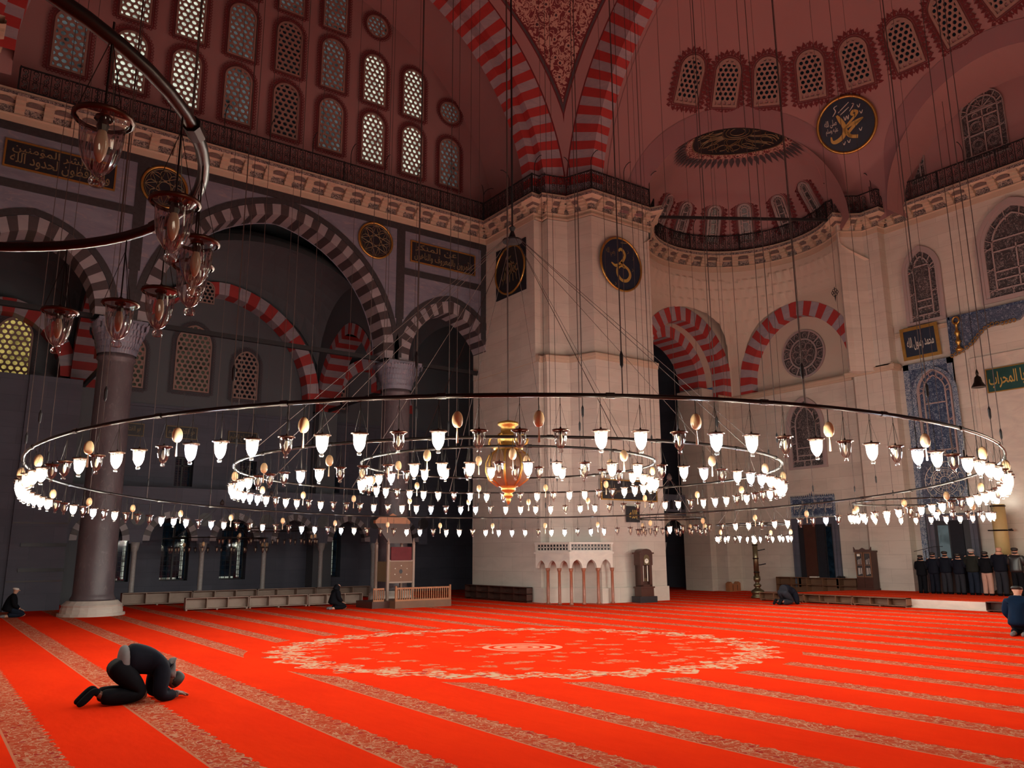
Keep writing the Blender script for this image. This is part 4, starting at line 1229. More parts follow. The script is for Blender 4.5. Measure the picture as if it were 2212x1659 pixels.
# --- lamp prototypes (origin: the point where the lamp hangs from the ring, z down)
GP = [(.012, -.615), (.022, -.612), (.027, -.600), (.024, -.588), (.016, -.578), (.018, -.570), (.034, -.556), (.052, -.528), (.064, -.490), (.069, -.450), (.071, -.410), (.074, -.388), (.086, -.374), (.091, -.370)]
def lamp_meshes(nseg, cn):
    g = MB().lathe(GP, nseg, caps=False)
    r = MB().lathe([(.090, -.380), (.099, -.373), (.097, -.362), (.084, -.364)], nseg, caps=False)
    h = MB()
    h.lathe([(.030, -.372), (.028, -.362), (.014, -.352), (.008, -.330)], max(8, nseg // 2), caps=False)      # lid with socket
    h.lathe([(.016, -.375), (.020, -.395), (.016, -.415)], 8, caps=False)
    h.tube([(0, 0, 0), (0, 0, -.345)], .0042, cn)
    for k in range(3):
        a = 2 * pi * k / 3 + .5; h.tube([(0, 0, -.06), (.088 * cos(a), .088 * sin(a), -.372)], .0018, 3, caps=False)
    b = MB().lathe([(.006, -.40), (.020, -.415), (.034, -.445), (.039, -.475), (.034, -.505), (.018, -.530), (.004, -.540)], max(7, nseg // 2))
    c = MB().lathe([(.006, -.40), (.014, -.415), (.021, -.445), (.023, -.470), (.018, -.500), (.010, -.520), (.003, -.528)], max(7, nseg // 2))
    return g, r, h, b, c
LG, LR, LH, LB, LC = lamp_meshes(16, 5)
ME = {'glass': LG.mesh('bell_glass', 'glass', True), 'glass_lit': LG.mesh('bell_glass_lit', 'glass_lit', True), 'rim': LR.mesh('rim', 'rim', True), 'hang': LH.mesh('hanger', 'bronze'),
      'warm': LB.mesh('bulb_warm', 'bulb_warm', True), 'cool': LB.mesh('bulb_cool', 'bulb_cool', True), 'off': LC.mesh('bulb_off', 'bulb_off', True)}
def lamp(p, state, label, group, rz=0.0, sc=1.0):
    o = empty('bell_lamp', p, rz); o.scale = (sc, sc, sc)
    tag(o, label, 'lamp', group)
    link('glass_bell', ME['glass' if state == 'off' else 'glass_lit'], o)
    link('metal_rim', ME['rim'], o); link('hanger', ME['hang'], o); link('bulb', ME[state], o)
    return o
eg = MB().lathe([(.004, -.150), (.022, -.154), (.042, -.175), (.056, -.205), (.062, -.240), (.060, -.275), (.050, -.305), (.030, -.328), (.004, -.335)], 16)
eh = MB().tube([(0, 0, 0), (0, 0, -.155)], .006, 5).lathe([(.026, -.158), (.018, -.150), (.006, -.146)], 10)
et = MB().lathe([(.006, -.335), (.008, -.345), (.006, -.36), (.011, -.43), (.015, -.50), (.004, -.505)], 8)
MEG = (eg.mesh('egg', 'egg', True), eh.mesh('cord', 'bronze'), et.mesh('tassel', 'tassel', True))
def egg(p, label, group):
    o = empty('ostrich_egg', p); tag(o, label, 'egg ornament', group)
    link('eggshell', MEG[0], o); link('cord', MEG[1], o); link('tassel', MEG[2], o); return o
NW = ('first second third fourth fifth sixth seventh eighth ninth tenth eleventh twelfth thirteenth fourteenth fifteenth sixteenth seventeenth eighteenth nineteenth').split()
TENS = ['', '', 'twenty', 'thirty', 'forty', 'fifty', 'sixty', 'seventy', 'eighty']
ORDT = {'twenty': 'twentieth', 'thirty': 'thirtieth', 'forty': 'fortieth', 'fifty': 'fiftieth', 'sixty': 'sixtieth', 'seventy': 'seventieth', 'eighty': 'eightieth'}
def ordw(i):
    if i <= 19: return NW[i - 1]
    t = TENS[i // 10]; return ORDT[t] if i % 10 == 0 else t + '-' + NW[i % 10 - 1]

def chandelier(name, label, c, R, zf, nl, phase, cables, lit, rname, tube=.026, egg_every=4, spokes=0, lampfn=True, lsc=1.0):
    """ring of lamps: zf(angle) gives the ring's height"""
    root = empty(name, (c[0], c[1], zf(0))); tag(root, label, 'chandelier')
    o = V((c[0], c[1], zf(0)))
    P = lambda a, r=R: V((c[0] + r * cos(a), c[1] + r * sin(a), zf(a)))
    mb = MB(); N = 144 if R > 2 else 64
    mb.tube([P(a) - o for a in lin(0, 2 * pi * (N - 1) / N, N)], tube, 8, closed=True)
    mb.build('ring_tube', 'bronze', root, True)
    nj = max(8, int(R * 3.4)); jm = MB().tube([(0, -.05, 0), (0, .05, 0)], tube * 1.35, 8).mesh('pipe_joint', 'bronze')
    for k in range(nj):
        a = 2 * pi * (k + .37) / nj; link('pipe_joint', jm, root, M.Translation(P(a) - o) @ M.Rotation(a, 4, 'Z'))
    for k in range(cables):
        a = 2 * pi * (k + .5) / cables + phase; p = P(a) - o
        cb = MB(); cb.tube([p, p + V((0, 0, .35)), V((p.x, p.y, 30 - o.z))], .0075 if R > 2 else .006, 4); cb.build('suspension_wire', 'rope', root)
        if R < 1.6: continue
        cb = MB(); cb.lathe([(.0, -.12), (.02, -.07), (.022, .05), (.0, .12)], 6, p + V((0, 0, .42)), caps=False); cb.build('turnbuckle', 'iron', root)
    if not lampfn: return root, P
    items = []
    for k in range(nl):
        a = phase + 2 * pi * k / nl; p = P(a) - V((0, 0, tube)); x, y, z = proj(p - V((0, 0, .48 * lsc)))
        items.append((a, p, x, y, z))
    cz = (c[0] * _F.x + c[1] * _F.y)
    for side in ('near', 'far'):
        row = [i for i in items if ((i[1].x * _F.x + i[1].y * _F.y) < cz) == (side == 'near')]
        row.sort(key=lambda i: i[2])
        for n, (a, p, x, y, z) in enumerate(row):
            s = lit(side, x, a)
            vis = -60 < x < W + 60 and -60 < y < H + 60
            if not vis: continue
            words = {'warm': 'glowing warm', 'cool': 'glowing bluish-white', 'off': 'unlit clear'}[s]
            half = len(row) // 2
            w = 'leftmost' if n == 0 else 'rightmost' if n == len(row) - 1 else (ordw(n + 1) + ' from left tip' if n <= half else ordw(len(row) - n) + ' from right tip')
            lamp(p, s, f'{words} bell lamp, {w} on {side} arc of {rname}', 'glass bell lamps on ' + rname, RND.random() * 6, lsc)
    eg_ = []
    for k in range(0, nl, egg_every):
        a = phase + 2 * pi * (k + .47) / nl; p = P(a) - V((0, 0, tube)); x, y, z = proj(p - V((0, 0, .24)))
        if -30 < x < W + 30 and -30 < y < H + 30: eg_.append((a, p, x))
    for side in ('near', 'far'):
        row = sorted([i for i in eg_ if ((i[1].x * _F.x + i[1].y * _F.y) < cz) == (side == 'near')], key=lambda i: i[2])
        for n, (a, p, x) in enumerate(row):
            half = len(row) // 2
            w = 'leftmost' if n == 0 else 'rightmost' if n == len(row) - 1 else (ordw(n + 1) + ' from left tip' if n <= half else ordw(len(row) - n) + ' from right tip')
            egg(p, f'tan tasselled egg, {w} on {side} arc of {rname}', 'ostrich eggs on ' + rname)
    return root, P

# which lamps burn, read along each arc from left to right
NEAR1 = dict(zip((93, 130, 160, 190, 231, 279, 329, 390, 452, 521, 597, 677, 764, 853, 941, 1036, 1123, 1214, 1304, 1391, 1478, 1561, 1640, 1713, 1779, 1844, 1900, 1953, 1998, 2035, 2070, 2105), 'wownwwoCwwowwowooowwoCwowowoCwow'.replace('n', 'o')))
NEAR1 = dict(zip(sorted(NEAR1), ['warm', 'off', 'warm', 'off', 'warm', 'warm', 'off', 'cool', 'warm', 'warm', 'off', 'warm', 'warm', 'off', 'warm', 'off', 'off', 'off', 'warm', 'warm', 'off', 'cool', 'warm', 'off', 'warm', 'off', 'warm', 'off', 'cool', 'warm', 'off', 'warm']))
FAR1 = dict(zip((60, 80, 107, 125, 142, 160, 182, 207, 232, 258, 281, 310, 335, 364, 390, 417, 445, 475, 502, 532, 563, 589, 620, 649, 679, 708, 738, 768, 798, 828, 858, 887, 916, 945, 975, 1004, 1033, 1063, 1091, 1121, 1150, 1180, 1208, 1238, 1268, 1298, 1327, 1370, 1415, 1440, 1475, 1505, 1535, 1566, 1595, 1624, 1654, 1682, 1714, 1743, 1772, 1800, 1828, 1856, 1885, 1912, 1938, 1965, 1990, 2015, 2040, 2060, 2080, 2100),
    [{'w': 'warm', 'c': 'cool', 'o': 'off'}[q] for q in 'cwcwwcwcowoocwcocwooyooccocwooowcowwowcwowcoccooowoooowwowwocowwowwowwwow'.replace('y', 'w')]))
NEAR2 = dict(zip((600, 611, 648, 687, 733, 784, 840, 895, 953, 1012, 1078, 1141, 1203, 1264, 1320, 1377, 1431, 1479, 1521, 1558, 1596, 1628), ['off', 'off', 'cool', 'warm', 'off', 'off', 'off', 'warm', 'warm', 'warm', 'off', 'cool', 'warm', 'off', 'warm', 'warm', 'off', 'warm', 'cool', 'off', 'warm', 'cool']))
FAR2 = dict(zip((535, 560, 579, 599, 622, 646, 671, 699, 728, 755, 787, 818, 850, 882, 913, 945, 978, 1011, 1044, 1077, 1110, 1141, 1173, 1206, 1238, 1271, 1303, 1335, 1366, 1397, 1428, 1457, 1486, 1515, 1541, 1567, 1591, 1613, 1632, 1650, 1667), [{'w': 'warm', 'c': 'cool', 'o': 'off'}[q] for q in 'ccwowwowoooworwcocowwowowwoooowwowcwowoowwo'.replace('r', 'w')]))
NEAR3 = dict(zip((812, 830, 862, 905, 955, 1004, 1058, 1113, 1169, 1220, 1272, 1315, 1352, 1381), ['warm', 'cool', 'off', 'warm', 'warm', 'off', 'warm', 'off', 'off', 'warm', 'off', 'off', 'off', 'warm']))
FAR3 = dict(zip((795, 811, 834, 861, 895, 931, 967, 1006, 1045, 1085, 1123, 1163, 1202, 1241, 1275, 1311, 1341, 1367, 1388), ['off', 'warm', 'warm', 'off', 'warm', 'warm', 'off', 'cool', 'warm', 'off', 'off', 'warm', 'off', 'warm', 'warm', 'off', 'warm', 'warm', 'warm']))
def reader(near, far, p_on=.62):
    rr = random.Random(3)
    def f(side, x, a):
        t = near if side == 'near' else far
        k = min(t, key=lambda q: abs(q - x))
        if abs(k - x) < 34: return t[k]
        return rr.choice(['warm', 'cool', 'warm']) if rr.random() < p_on else 'off'
    return f
c1 = (10.78, 14.8)
z1 = lambda a: 3.46 - .26 * (cos(a) * .588 + sin(a) * .809)
def phase_for(c, R, zf, n, xpix, near=True):
    best = None
    base = atan2(-c[1], -c[0])
    for i in range(400):
        a = base + (i / 400 - .5) * 2 * 2 * pi / n
        x = proj((c[0] + R * cos(a), c[1] + R * sin(a), zf(a) - .5))[0]
        if best is None or abs(x - xpix) < best[0]: best = (abs(x - xpix), a)
    return best[1]
RING1, P1_ = chandelier('ring_chandelier', 'huge outer iron ring chandelier hung with bell lamps over the carpet', c1, 9.57, z1, 134, phase_for(c1, 9.57, z1, 134, 1123), 26, reader(NEAR1, FAR1), 'the outer ring')
c2 = (10.70, 14.90)
RING2, P2_ = chandelier('ring_chandelier', 'middle iron ring chandelier inside the huge outer ring', c2, 5.93, lambda a: 3.78, 83, phase_for(c2, 5.93, lambda a: 3.78, 83, 1078), 14, reader(NEAR2, FAR2), 'the middle ring')
RING3, P3_ = chandelier('ring_chandelier', 'smallest inner iron ring chandelier round the gilded globe', c2, 3.30, lambda a: 3.98, 46, phase_for(c2, 3.30, lambda a: 3.98, 46, 1113), 8, reader(NEAR3, FAR3), 'the inner ring')

# gilded globe in the middle
gb = empty('gilded_globe', (c2[0], c2[1], 3.7)); tag(gb, 'large brown and gold globe with a turned finial hanging inside the inner ring', 'hanging globe')
m_ = MB(); m_.lathe([(.02, -.22), (.25, -.20), (.42, -.06), (.50, .14), (.50, .32), (.43, .50), (.30, .60), (.24, .62)], 28); m_.build('globe_body', 'wood', gb, True)
m_ = MB(); m_.lathe([(.004, -.62), (.04, -.57), (.06, -.50), (.05, -.47), (.10, -.44), (.11, -.40), (.08, -.36), (.15, -.32), (.17, -.27), (.16, -.24), (.21, -.21), (.22, -.17), (.2, -.15)], 24); m_.build('turned_finial', 'gold', gb, True)
for k in range(8):
    a = 2 * pi * k / 8; m_ = MB()
    m_.tube([((r + .015) * cos(a), (r + .015) * sin(a), z) for r, z in ((.22, -.20), (.42, -.06), (.50, .14), (.50, .32), (.43, .50), (.28, .61))], .026, 5); m_.build('gilt_rib', 'gold', gb, True)
m_ = MB(); m_.lathe([(.24, .60), (.34, .64), (.34, .70), (.22, .74), (.20, .84), (.27, .92), (.24, .99), (.17, 1.02), (.17, 1.16), (.24, 1.20), (.24, 1.26), (.1, 1.3)], 20); m_.build('crown', 'gold', gb, True)
for k in range(4):
    a = 2 * pi * k / 4 + .5; m_ = MB()
    m_.tube([V((cos(a), sin(a), 0)) * (.36 + .13 * sin(b)) + V((0, 0, .83 + .13 * cos(b))) for b in lin(-.3, 4.4, 12)], .028, 5); m_.build('scroll_handle', 'gold', gb, True)
m_ = MB(); m_.tube([(0, 0, 1.28), (0, 0, 26)], .02, 5); m_.build('suspension_rod', 'rope', gb)
# cone of stays from the hub above the globe down to the rings
hb = empty('cable_hub', (13.4, 18.4, 11.2)); tag(hb, 'dark pulley hub with a fan of slanting stays spreading down to the rings', 'cable hub')
m_ = MB(); m_.lathe([(.02, .5), (.1, .42), (.05, .3), (.12, .1), (.3, .02), (.3, -.03), (.05, -.06)], 12); m_.build('hub', 'iron', hb)
m_ = MB(); m_.tube([(0, 0, .4), (0, 0, 18.5)], .03, 6); m_.build('chain', 'iron', hb)
for k in range(12):
    a = 2 * pi * k / 12 + .2; e = P2_(a) - V((13.4, 18.4, 11.2)); m_ = MB(); m_.tube([V((.28 * cos(a), .28 * sin(a), 0)), e], .008, 3, caps=False); m_.build('stay_cable', 'rope', hb)

# chandelier over the viewer, upper left
cn_ = (-.5845, 3.988)
NA = [-52, -34, -17.5, -3, 13.3, 28, 44]
rootn, Pn = chandelier('ring_chandelier', 'small dark ring chandelier close overhead with unlit lamps', cn_, 1.5, lambda a: 3.75, 21, 0, 6, None, 'near', .028, lampfn=False)
UPS = (.09, 0, 0, 0, 0, 0, 0, .10)
for i, d in enumerate((-52, -34, -17.9, -5.5, 13.3, 27.6, 44, -73)):
    a = R_(d)
    lamp(Pn(a) - V((0, 0, .028 - UPS[i])), 'off', ['largest and nearest unlit glass bell lamp, hanging upper left', 'second largest unlit glass bell lamp at the upper left', 'unlit glass bell lamp just below the second largest one', 'unlit glass bell lamp partly hidden behind its larger neighbour',
         'lowest right unlit glass bell lamp of the small overhead ring', 'unlit glass bell lamp in front of the striped left column arch', 'leftmost hanging unlit glass bell lamp of the small overhead ring', 'unlit glass bell lamp cut by the left picture edge'][i], 'unlit lamps of the overhead ring', RND.random())

# smaller chandeliers further off
lit_all = lambda side, x, a: RND.choice(['warm', 'warm', 'cool', 'warm', 'off'])
cA = (25.2, 13.05)
chandelier('ring_chandelier', 'bright ring chandelier before the blue tiled window on the right', cA, 1.95, lambda a: 3.52, 27, .1, 4, lit_all, 'the right-hand bright ring', .024, 9)
def far_ring(label, c, R, z, n, states, gname):
    root, P = chandelier('ring_chandelier', label, c, R, lambda a: z, n, .1, 3, None, gname, .024, lampfn=False)
    hub = MB(); top = V((0, 0, 1.5))
    for k in range(5):
        a = 2 * pi * k / 5; hub.tube([top, P(a) - V((c[0], c[1], z))], .008, 3, caps=False)
    hub.lathe([(.02, .18), (.09, .06), (.10, -.02), (.03, -.08)], 8, (0, 0, 1.5)); hub.build('stay_cables', 'rope', root)
    for k in range(n):
        p = P(2 * pi * k / n + .1) - V((0, 0, .024))
        for st in STUFF: STUFF[st][0].join(STUFF[st][1], T=M.Translation(p)) if st in ('g', 'r') or st == states(k) else None
    for k in range(0, n, 7):
        egg(P(2 * pi * (k + .4) / n) - V((0, 0, .024)), 'tiny ostrich egg on ' + gname, 'tiny ostrich eggs on ' + gname)
g2_, r2_, h2_, b2_, c2_ = lamp_meshes(8, 3)
STUFF = {'g': (MB(), g2_), 'r': (MB(), r2_.copy().join(h2_)), 'warm': (MB(), b2_), 'cool': (MB(), b2_), 'off': (MB(), c2_)}
far_ring('bright small ring chandelier left of the tall doorway', (24.3, 18.73), 1.28, 2.98, 17, lambda k: ('warm', 'cool', 'warm', 'off')[k % 4], 'the ring by the doorway')
far_ring('dim small ring chandelier before the dark passage', (22.65, 21.13), 1.25, 3.25, 16, lambda k: 'off', 'the ring before the passage')
far_ring('unlit ring chandelier in the dim side aisle', (12.1, 34.4), 2.0, 3.05, 24, lambda k: 'off', 'the aisle ring')
far_ring('farther unlit ring chandelier low in the side aisle', (10.6, 36.3), 2.0, 2.72, 22, lambda k: 'off', 'the farther aisle ring')
root = STUFF['g'][0].build('distant_lamps', 'glass', None, True); tag(root, 'many tiny glass lamps on the distant small rings', 'lamps'); root['kind'] = 'stuff'
for k, nm, mt in (('r', 'hangers', 'bronze'), ('warm', 'warm_bulbs', 'bulb_warm'), ('cool', 'cool_bulbs', 'bulb_cool'), ('off', 'dead_bulbs', 'bulb_off')):
    STUFF[k][0].build(nm, mt, root)
# unseen fill lights added at supposed chandelier spots, mainly for the right wall
for i, (x, y, z, e) in enumerate(((27.5, 3.5, 3.6, 1700), (4, -6, 3.6, 300))):
    l = bpy.data.lights.new('fill_light', 'POINT'); l.energy = e; l.color = (1, .84, .62); l.shadow_soft_size = 1.2
    o = link('fill_light', l); o.location = (x, y, z)

# loose wires crossing the hall
def wire(p, q, label, r=.012):
    mb = MB(); p, q = V(p), V(q); mb.tube([p + (q - p) * t for t in lin(0, 1, 6)], r, 4); o = mb.build('hanging_wire', 'rope'); return tag(o, label, 'wire')
# ================================================================== INSCRIPTIONS AND ROUNDELS
def frame_rect(mb, w, h, t, d, y0=0.0):
    for x0, x1, z0, z1 in ((-w / 2 - t, w / 2 + t, h / 2, h / 2 + t), (-w / 2 - t, w / 2 + t, -h / 2 - t, -h / 2), (-w / 2 - t, -w / 2, -h / 2, h / 2), (w / 2, w / 2 + t, -h / 2, h / 2)):
        mb.box(x0, x1, y0 - d, y0, z0, z1)
def inscription(name, mw, w, h, lines, label, board='black_panel', ink='gold_dim', frm='gold', ft=.06, rows=None, bold=.012):
    o = empty(name, mw=mw); tag(o, label, 'inscription panel')
    b = MB(); b.box(-w / 2, w / 2, -.03, 0, -h / 2, h / 2); b.build('board', board, o)
    f = MB(); frame_rect(f, w, h, ft, .06); f.build('frame', frm, o)
    t = MB()
    for body, cx, cz, tw, thh in lines:
        m = text_mb(shape_ar(body), tw * w, thh * h, bold)
        m.v = [(x + cx * w, -.036, z + cz * h) for x, y, z in m.v]; t.join(m)
    t.build('calligraphy', ink, o)
    return o
inscription('inscription_panel', FACE_L(18.65, YA - .01, 15.75), 3.45, .92, [('الآمرون بالمعروف والناهون', .0, -.17, .92, .55), ('عن المنكر', -.12, .26, .66, .40)], 'long black and gold inscription panel above the small arch right of the big arch')
inscription('inscription_panel', FACE_L(2.6, YA - .01, 15.8), 3.45, .92, [('والحافظون لحدود الله', .0, -.17, .92, .55), ('وبشر المؤمنين', -.1, .26, .7, .40)], 'long black and gold inscription panel at the upper left behind the near lamps')
inscription('inscription_panel', facing((XQ - .16, 17.72, 11.33), (-1, 0, -.10)), 1.42, 1.18, [('محمد رسول الله', 0, -.02, .86, .52)], 'gold-framed navy panel with white lettering under the narrow leaded window', 'navy_panel', 'silver_paint', 'gold', .15)
inscription('inscription_panel', FACE_Q(XQ - .03, 14.2, 9.05), 1.9, .95, [('زكريا المحراب', 0, .0, .94, .74)], 'green inscription panel with gold lettering at the right edge', 'green_panel', 'gold_paint', 'gold', .04)
inscription('inscription_panel', FACE_Q(NX - .02, 24.05, 4.22), 2.3, .80, [('بسم الله الرحمن الرحيم', 0, .0, .94, .78)], 'blue tile inscription panel above the tall doorway', 'tile', 'silver_paint', 'tile_border', .09)
cr = MB()
for i in range(21): 
    x = -1.2 + .12 * i; k = .12 + .16 * max(0, 1 - abs(x) / .28); cr.add([(x - .055, -.04, .49), (x + .055, -.04, .49), (x, -.04, .49 + k)])
o = cr.build('tile_cresting', 'tile', None, mw=FACE_Q(NX - .02, 24.05, 4.22)); tag(o, 'row of blue crest points along the top of the doorway tile panel', 'tile cresting')
inscription('inscription_panel', FACE_L(24.42, 25.12, 4.62), 3.2, .78, [('لا اله الا الله محمد رسول الله', 0, 0, .9, .5)], 'wide dark framed panel hung on the pier behind the rings', 'black_panel', 'gold_dim', 'gold', .05)
inscription('inscription_panel', FACE_L(24.56, 25.12, 3.62), .68, .60, [('الله', 0, 0, .7, .6)], 'small square dark panel with gold script below the wide panel', 'black_panel', 'gold_paint', 'black_panel', .04)
for i, (x, z) in enumerate(((9.6, 7.75), (12.5, 7.72), (7.2, 7.72), (2.3, 7.9))):
    inscription('inscription_panel', FACE_L(x, YO - .02, z), 1.35, .52, [('هو الفتاح العليم', 0, 0, .9, .7)], ['small inscription plaque centred under the tallest aisle window', 'small inscription plaque under the right aisle window', 'small inscription plaque just right of the thick left column', 'small inscription plaque below the amber window'][i], 'black_panel', 'gold_dim', 'gold_dim', .04)

def roundel(name, mw, r, label, draw, board='black_panel', ink='gold_dim', ink2='silver_paint', rim='gold', rw=.09, square=False):
    o = empty(name, mw=mw); tag(o, label, 'roundel')
    b = MB(); b.lathe([(.001, -.02), (r, -.02), (r, .02), (.001, .02)], 48, caps=False); b.v = [(x, -z - .02, y) for x, y, z in b.v]
    b.build('board', board, o)
    f = MB(); f.tube([((r + rw * .4) * cos(a), -.05, (r + rw * .4) * sin(a)) for a in lin(0, 2 * pi * 47 / 48, 48)], rw * .6, 6, closed=True); f.build('rim', rim, o, True)
    if square: q = MB(); q.box(-r * 1.06, r * 1.06, 0.0, .03, -r * 1.12, r * 1.12); q.build('backing_square', 'cloth_slate', o)
    a, c = MB(), MB(); draw(a, c, r)
    if a.v: a.build('large_calligraphy', ink, o)
    if c.v: c.build('small_calligraphy', ink2, o)
    return o
def knot_draw(a, c, r):
    for k in range(8):
        g = 2 * pi * k / 8
        a.tube([(r * .62 * cos(g) + r * .26 * cos(b), -.05, r * .62 * sin(g) + r * .26 * sin(b)) for b in lin(0, 2 * pi * 13 / 14, 14)], .012, 3, 0, True)
        a.tube([(r * .92 * cos(g), -.05, r * .92 * sin(g)), (r * .3 * cos(g + 1.1), -.05, r * .3 * sin(g + 1.1))], .012, 3)
        a.tube([(r * .92 * cos(g), -.05, r * .92 * sin(g)), (r * .3 * cos(g - 1.1), -.05, r * .3 * sin(g - 1.1))], .012, 3)
    for q in (.93, .28): a.tube([(r * q * cos(b), -.05, r * q * sin(b)) for b in lin(0, 2 * pi * 31 / 32, 32)], .012, 3, 0, True)
roundel('roundel', FACE_L(15.08, YA - .01, 15.82), .78, 'round black panel of gold interlace right of the big striped arch', knot_draw)
roundel('roundel', FACE_L(6.1, YA - .01, 15.9), .78, 'round black panel of gold interlace left of the big striped arch', knot_draw)
def small_text(c, body, x, z, w, h, y=-.05):
    m = text_mb(shape_ar(body), w, h, .012); m.v = [(p[0] + x, y, p[2] + z) for p in m.v]; c.join(m)
def umar(a, c, r):
    # large looped word: a wide bowl crossed by a long rising stroke with a hooked head
    stroke(a, [(-.50, -.02, .5), (-.30, -.10, 1), (-.05, .02, 1.1), (.12, .22, 1.1), (.20, .40, 1), (.12, .55, 1.1), (-.02, .60, 1), (-.12, .50, .7)], .11, 0, -.05)
    stroke(a, [(-.02, .10, .8), (.14, -.02, 1), (.36, -.14, 1), (.44, -.36, 1.1), (.28, -.58, 1.1), (.02, -.62, 1.1), (-.18, -.46, 1.1), (-.20, -.22, 1), (-.02, -.06, .9), (.18, -.10, .7)], .11, 0, -.05)
    small_text(c, 'رضي الله', -.52, .38, .46, .34)
    for x, z in ((.34, .62), (.60, .42), (.55, -.05), (-.35, -.75)): stroke(c, [(x, z, .6), (x + .06, z - .07, 1), (x - .02, z - .14, .6)], .03, 0, -.05)
    stroke(c, [(.0, .86, 1), (.44, .93, 1)], .035, 0, -.05)
    for m in (a, c): m.v = [(x * r, y, z * r) for x, y, z in m.v]
roundel('roundel', FACE_L(24.55, 25.30, 14.92), 1.22, 'round navy panel with large gold script on the broad face of the pier', umar, 'navy_panel', 'gold_paint', 'gold_dim')
def spokes(a, c, r):
    for k in range(5): stroke(a, [(-.5 * r + .25 * r * k, -.55 * r, .5), (-.3 * r + .15 * r * k, .1 * r, 1), (.1 * r - .1 * r * k, .6 * r, .6)], .09, 0, -.05)
    small_text(c, 'عثمان', 0, 0, 1.2 * r, .8 * r)
roundel('roundel', facing((21.04, 29.05, 15.05), (-1, 0, 0)), 1.12, 'dark round panel on the left flank of the fluted pier behind the stays', spokes, 'black_panel', 'gold_dim', 'gold_dim', square=True)
def muh(a, c, r):
    stroke(a, [(.60, .12, .5), (.42, .06, 1.2), (.16, -.02, 1.2), (.0, -.07, 1.1), (.16, .10, .8), (.34, .26, .9), (.42, .38, 1), (.30, .44, 1), (.22, .34, .9), (.36, .26, .6)], .10, 0, -.05)
    stroke(a, [(.60, .12, .4), (.36, -.02, 1.1), (.16, -.18, 1.1), (.02, -.34, 1), (.12, -.46, 1.2), (.34, -.52, 1.3)], .10, 0, -.05)
    stroke(a, [(-.30, .42, .6), (-.20, .22, 1.3), (-.10, .0, 1.3), (-.06, -.22, 1.2), (.04, -.40, 1.1), (.14, -.48, .9)], .12, 0, -.05)
    stroke(a, [(-.10, -.10, .9), (-.12, -.30, 1.2), (-.26, -.46, 1.3), (-.46, -.54, 1.2), (-.58, -.50, .8), (-.60, -.32, .4)], .12, 0, -.05)
    small_text(c, 'صلى الله', -.56, .16, .44, .30); small_text(c, 'عليه وسلم', -.54, -.12, .44, .26)
    for x0, z0, x1, z1 in ((-.24, .50, .18, .80), (-.18, .40, .16, .62)): stroke(c, [(x0, z0, .7), ((x0 + x1) / 2, (z0 + z1) / 2, 1), (x1, z1, .7)], .035, 0, -.05)
    stroke(c, [(-.44, .42, .6), (-.32, .58, 1), (-.36, .72, .8), (-.24, .78, .6)], .04, 0, -.05)
    stroke(c, [(-.06, .32, .6), (-.02, .18, 1), (.04, .32, .6), (.08, .2, 1), (.12, .34, .7)], .04, 0, -.05)
    stroke(c, [(.16, .46, .6), (.30, .62, 1), (.34, .70, .8), (.28, .72, .6)], .035, 0, -.05)
    for x, z in ((.50, .58), (.56, .34), (.46, -.28), (-.18, -.66), (.0, -.62)): stroke(c, [(x - .05, z + .05, .6), (x, z - .05, 1), (x + .06, z + .06, .6)], .035, 0, -.05)
    for m in (a, c): m.v = [(x * r, y, z * r) for x, y, z in m.v]
pR = HC + (V((32.9, 18.52, 21.54)) - HC).normalized() * HR
mR, nR = on_sphere(HC, HR, pR, .16)
roundel('roundel', mR, 1.22, 'large round black panel with bright gold script below the half dome windows', muh, 'navy_panel', 'gold_paint', 'silver_paint', rw=.12)
# round panel at the top of the pendentive (only its lower edge shows)
aP = (math.acos(11.65 / 12.0) + math.asin(11.83 / 14.2)) / 2
pP = DC + RP * (V((cos(R_(45.4)) * .70, sin(R_(45.4)) * .70, .712))).normalized()
mP, nP = on_sphere(DC, RP, pP, .25)
def pend(a, c, r): stroke(a, [(-.5 * r, -.55 * r, .5), (-.2 * r, -.72 * r, 1), (.2 * r, -.70 * r, 1), (.5 * r, -.5 * r, .6)], .09, 0, -.05)
roundel('roundel', mP, 2.15, 'great black and gold round panel at the top of the pendentive', pend, 'black_panel', 'gold_dim', 'gold_dim', 'ornament_red', .12)
# drop ornaments at the tip of the pendentive and on the niche wall
def drop(name, mw, s, label, mat):
    mb = MB()
    for k in range(6):
        a = 2 * pi * k / 6; mb.tube([(s * .22 * cos(a) + s * .13 * cos(b), -.02, s * .22 * sin(a) + s * .16 * sin(b)) for b in lin(0, 2 * pi * 9 / 10, 10)], s * .035, 3, 0, True)
    mb.add([(-s * .1, -.02, -s * .3), (s * .1, -.02, -s * .3), (0, -.02, -s * 1.0)]); mb.add([(-s * .08, -.02, s * .3), (0, -.02, s * .62), (s * .08, -.02, s * .3)])
    o = mb.build(name, mat, mw=mw); tag(o, label, 'ornament')
drop('drop_ornament', facing((22.50, 26.58, 20.4), (-1, -1, 0)), .45, 'painted drop ornament at the tip of the pendentive', 'ornament_dark')
drop('drop_ornament', facing((34.55, 20.9, 14.3), (-1, 0, 0)), .5, 'dark hanging pendant ornament beside the blind arch', 'iron')
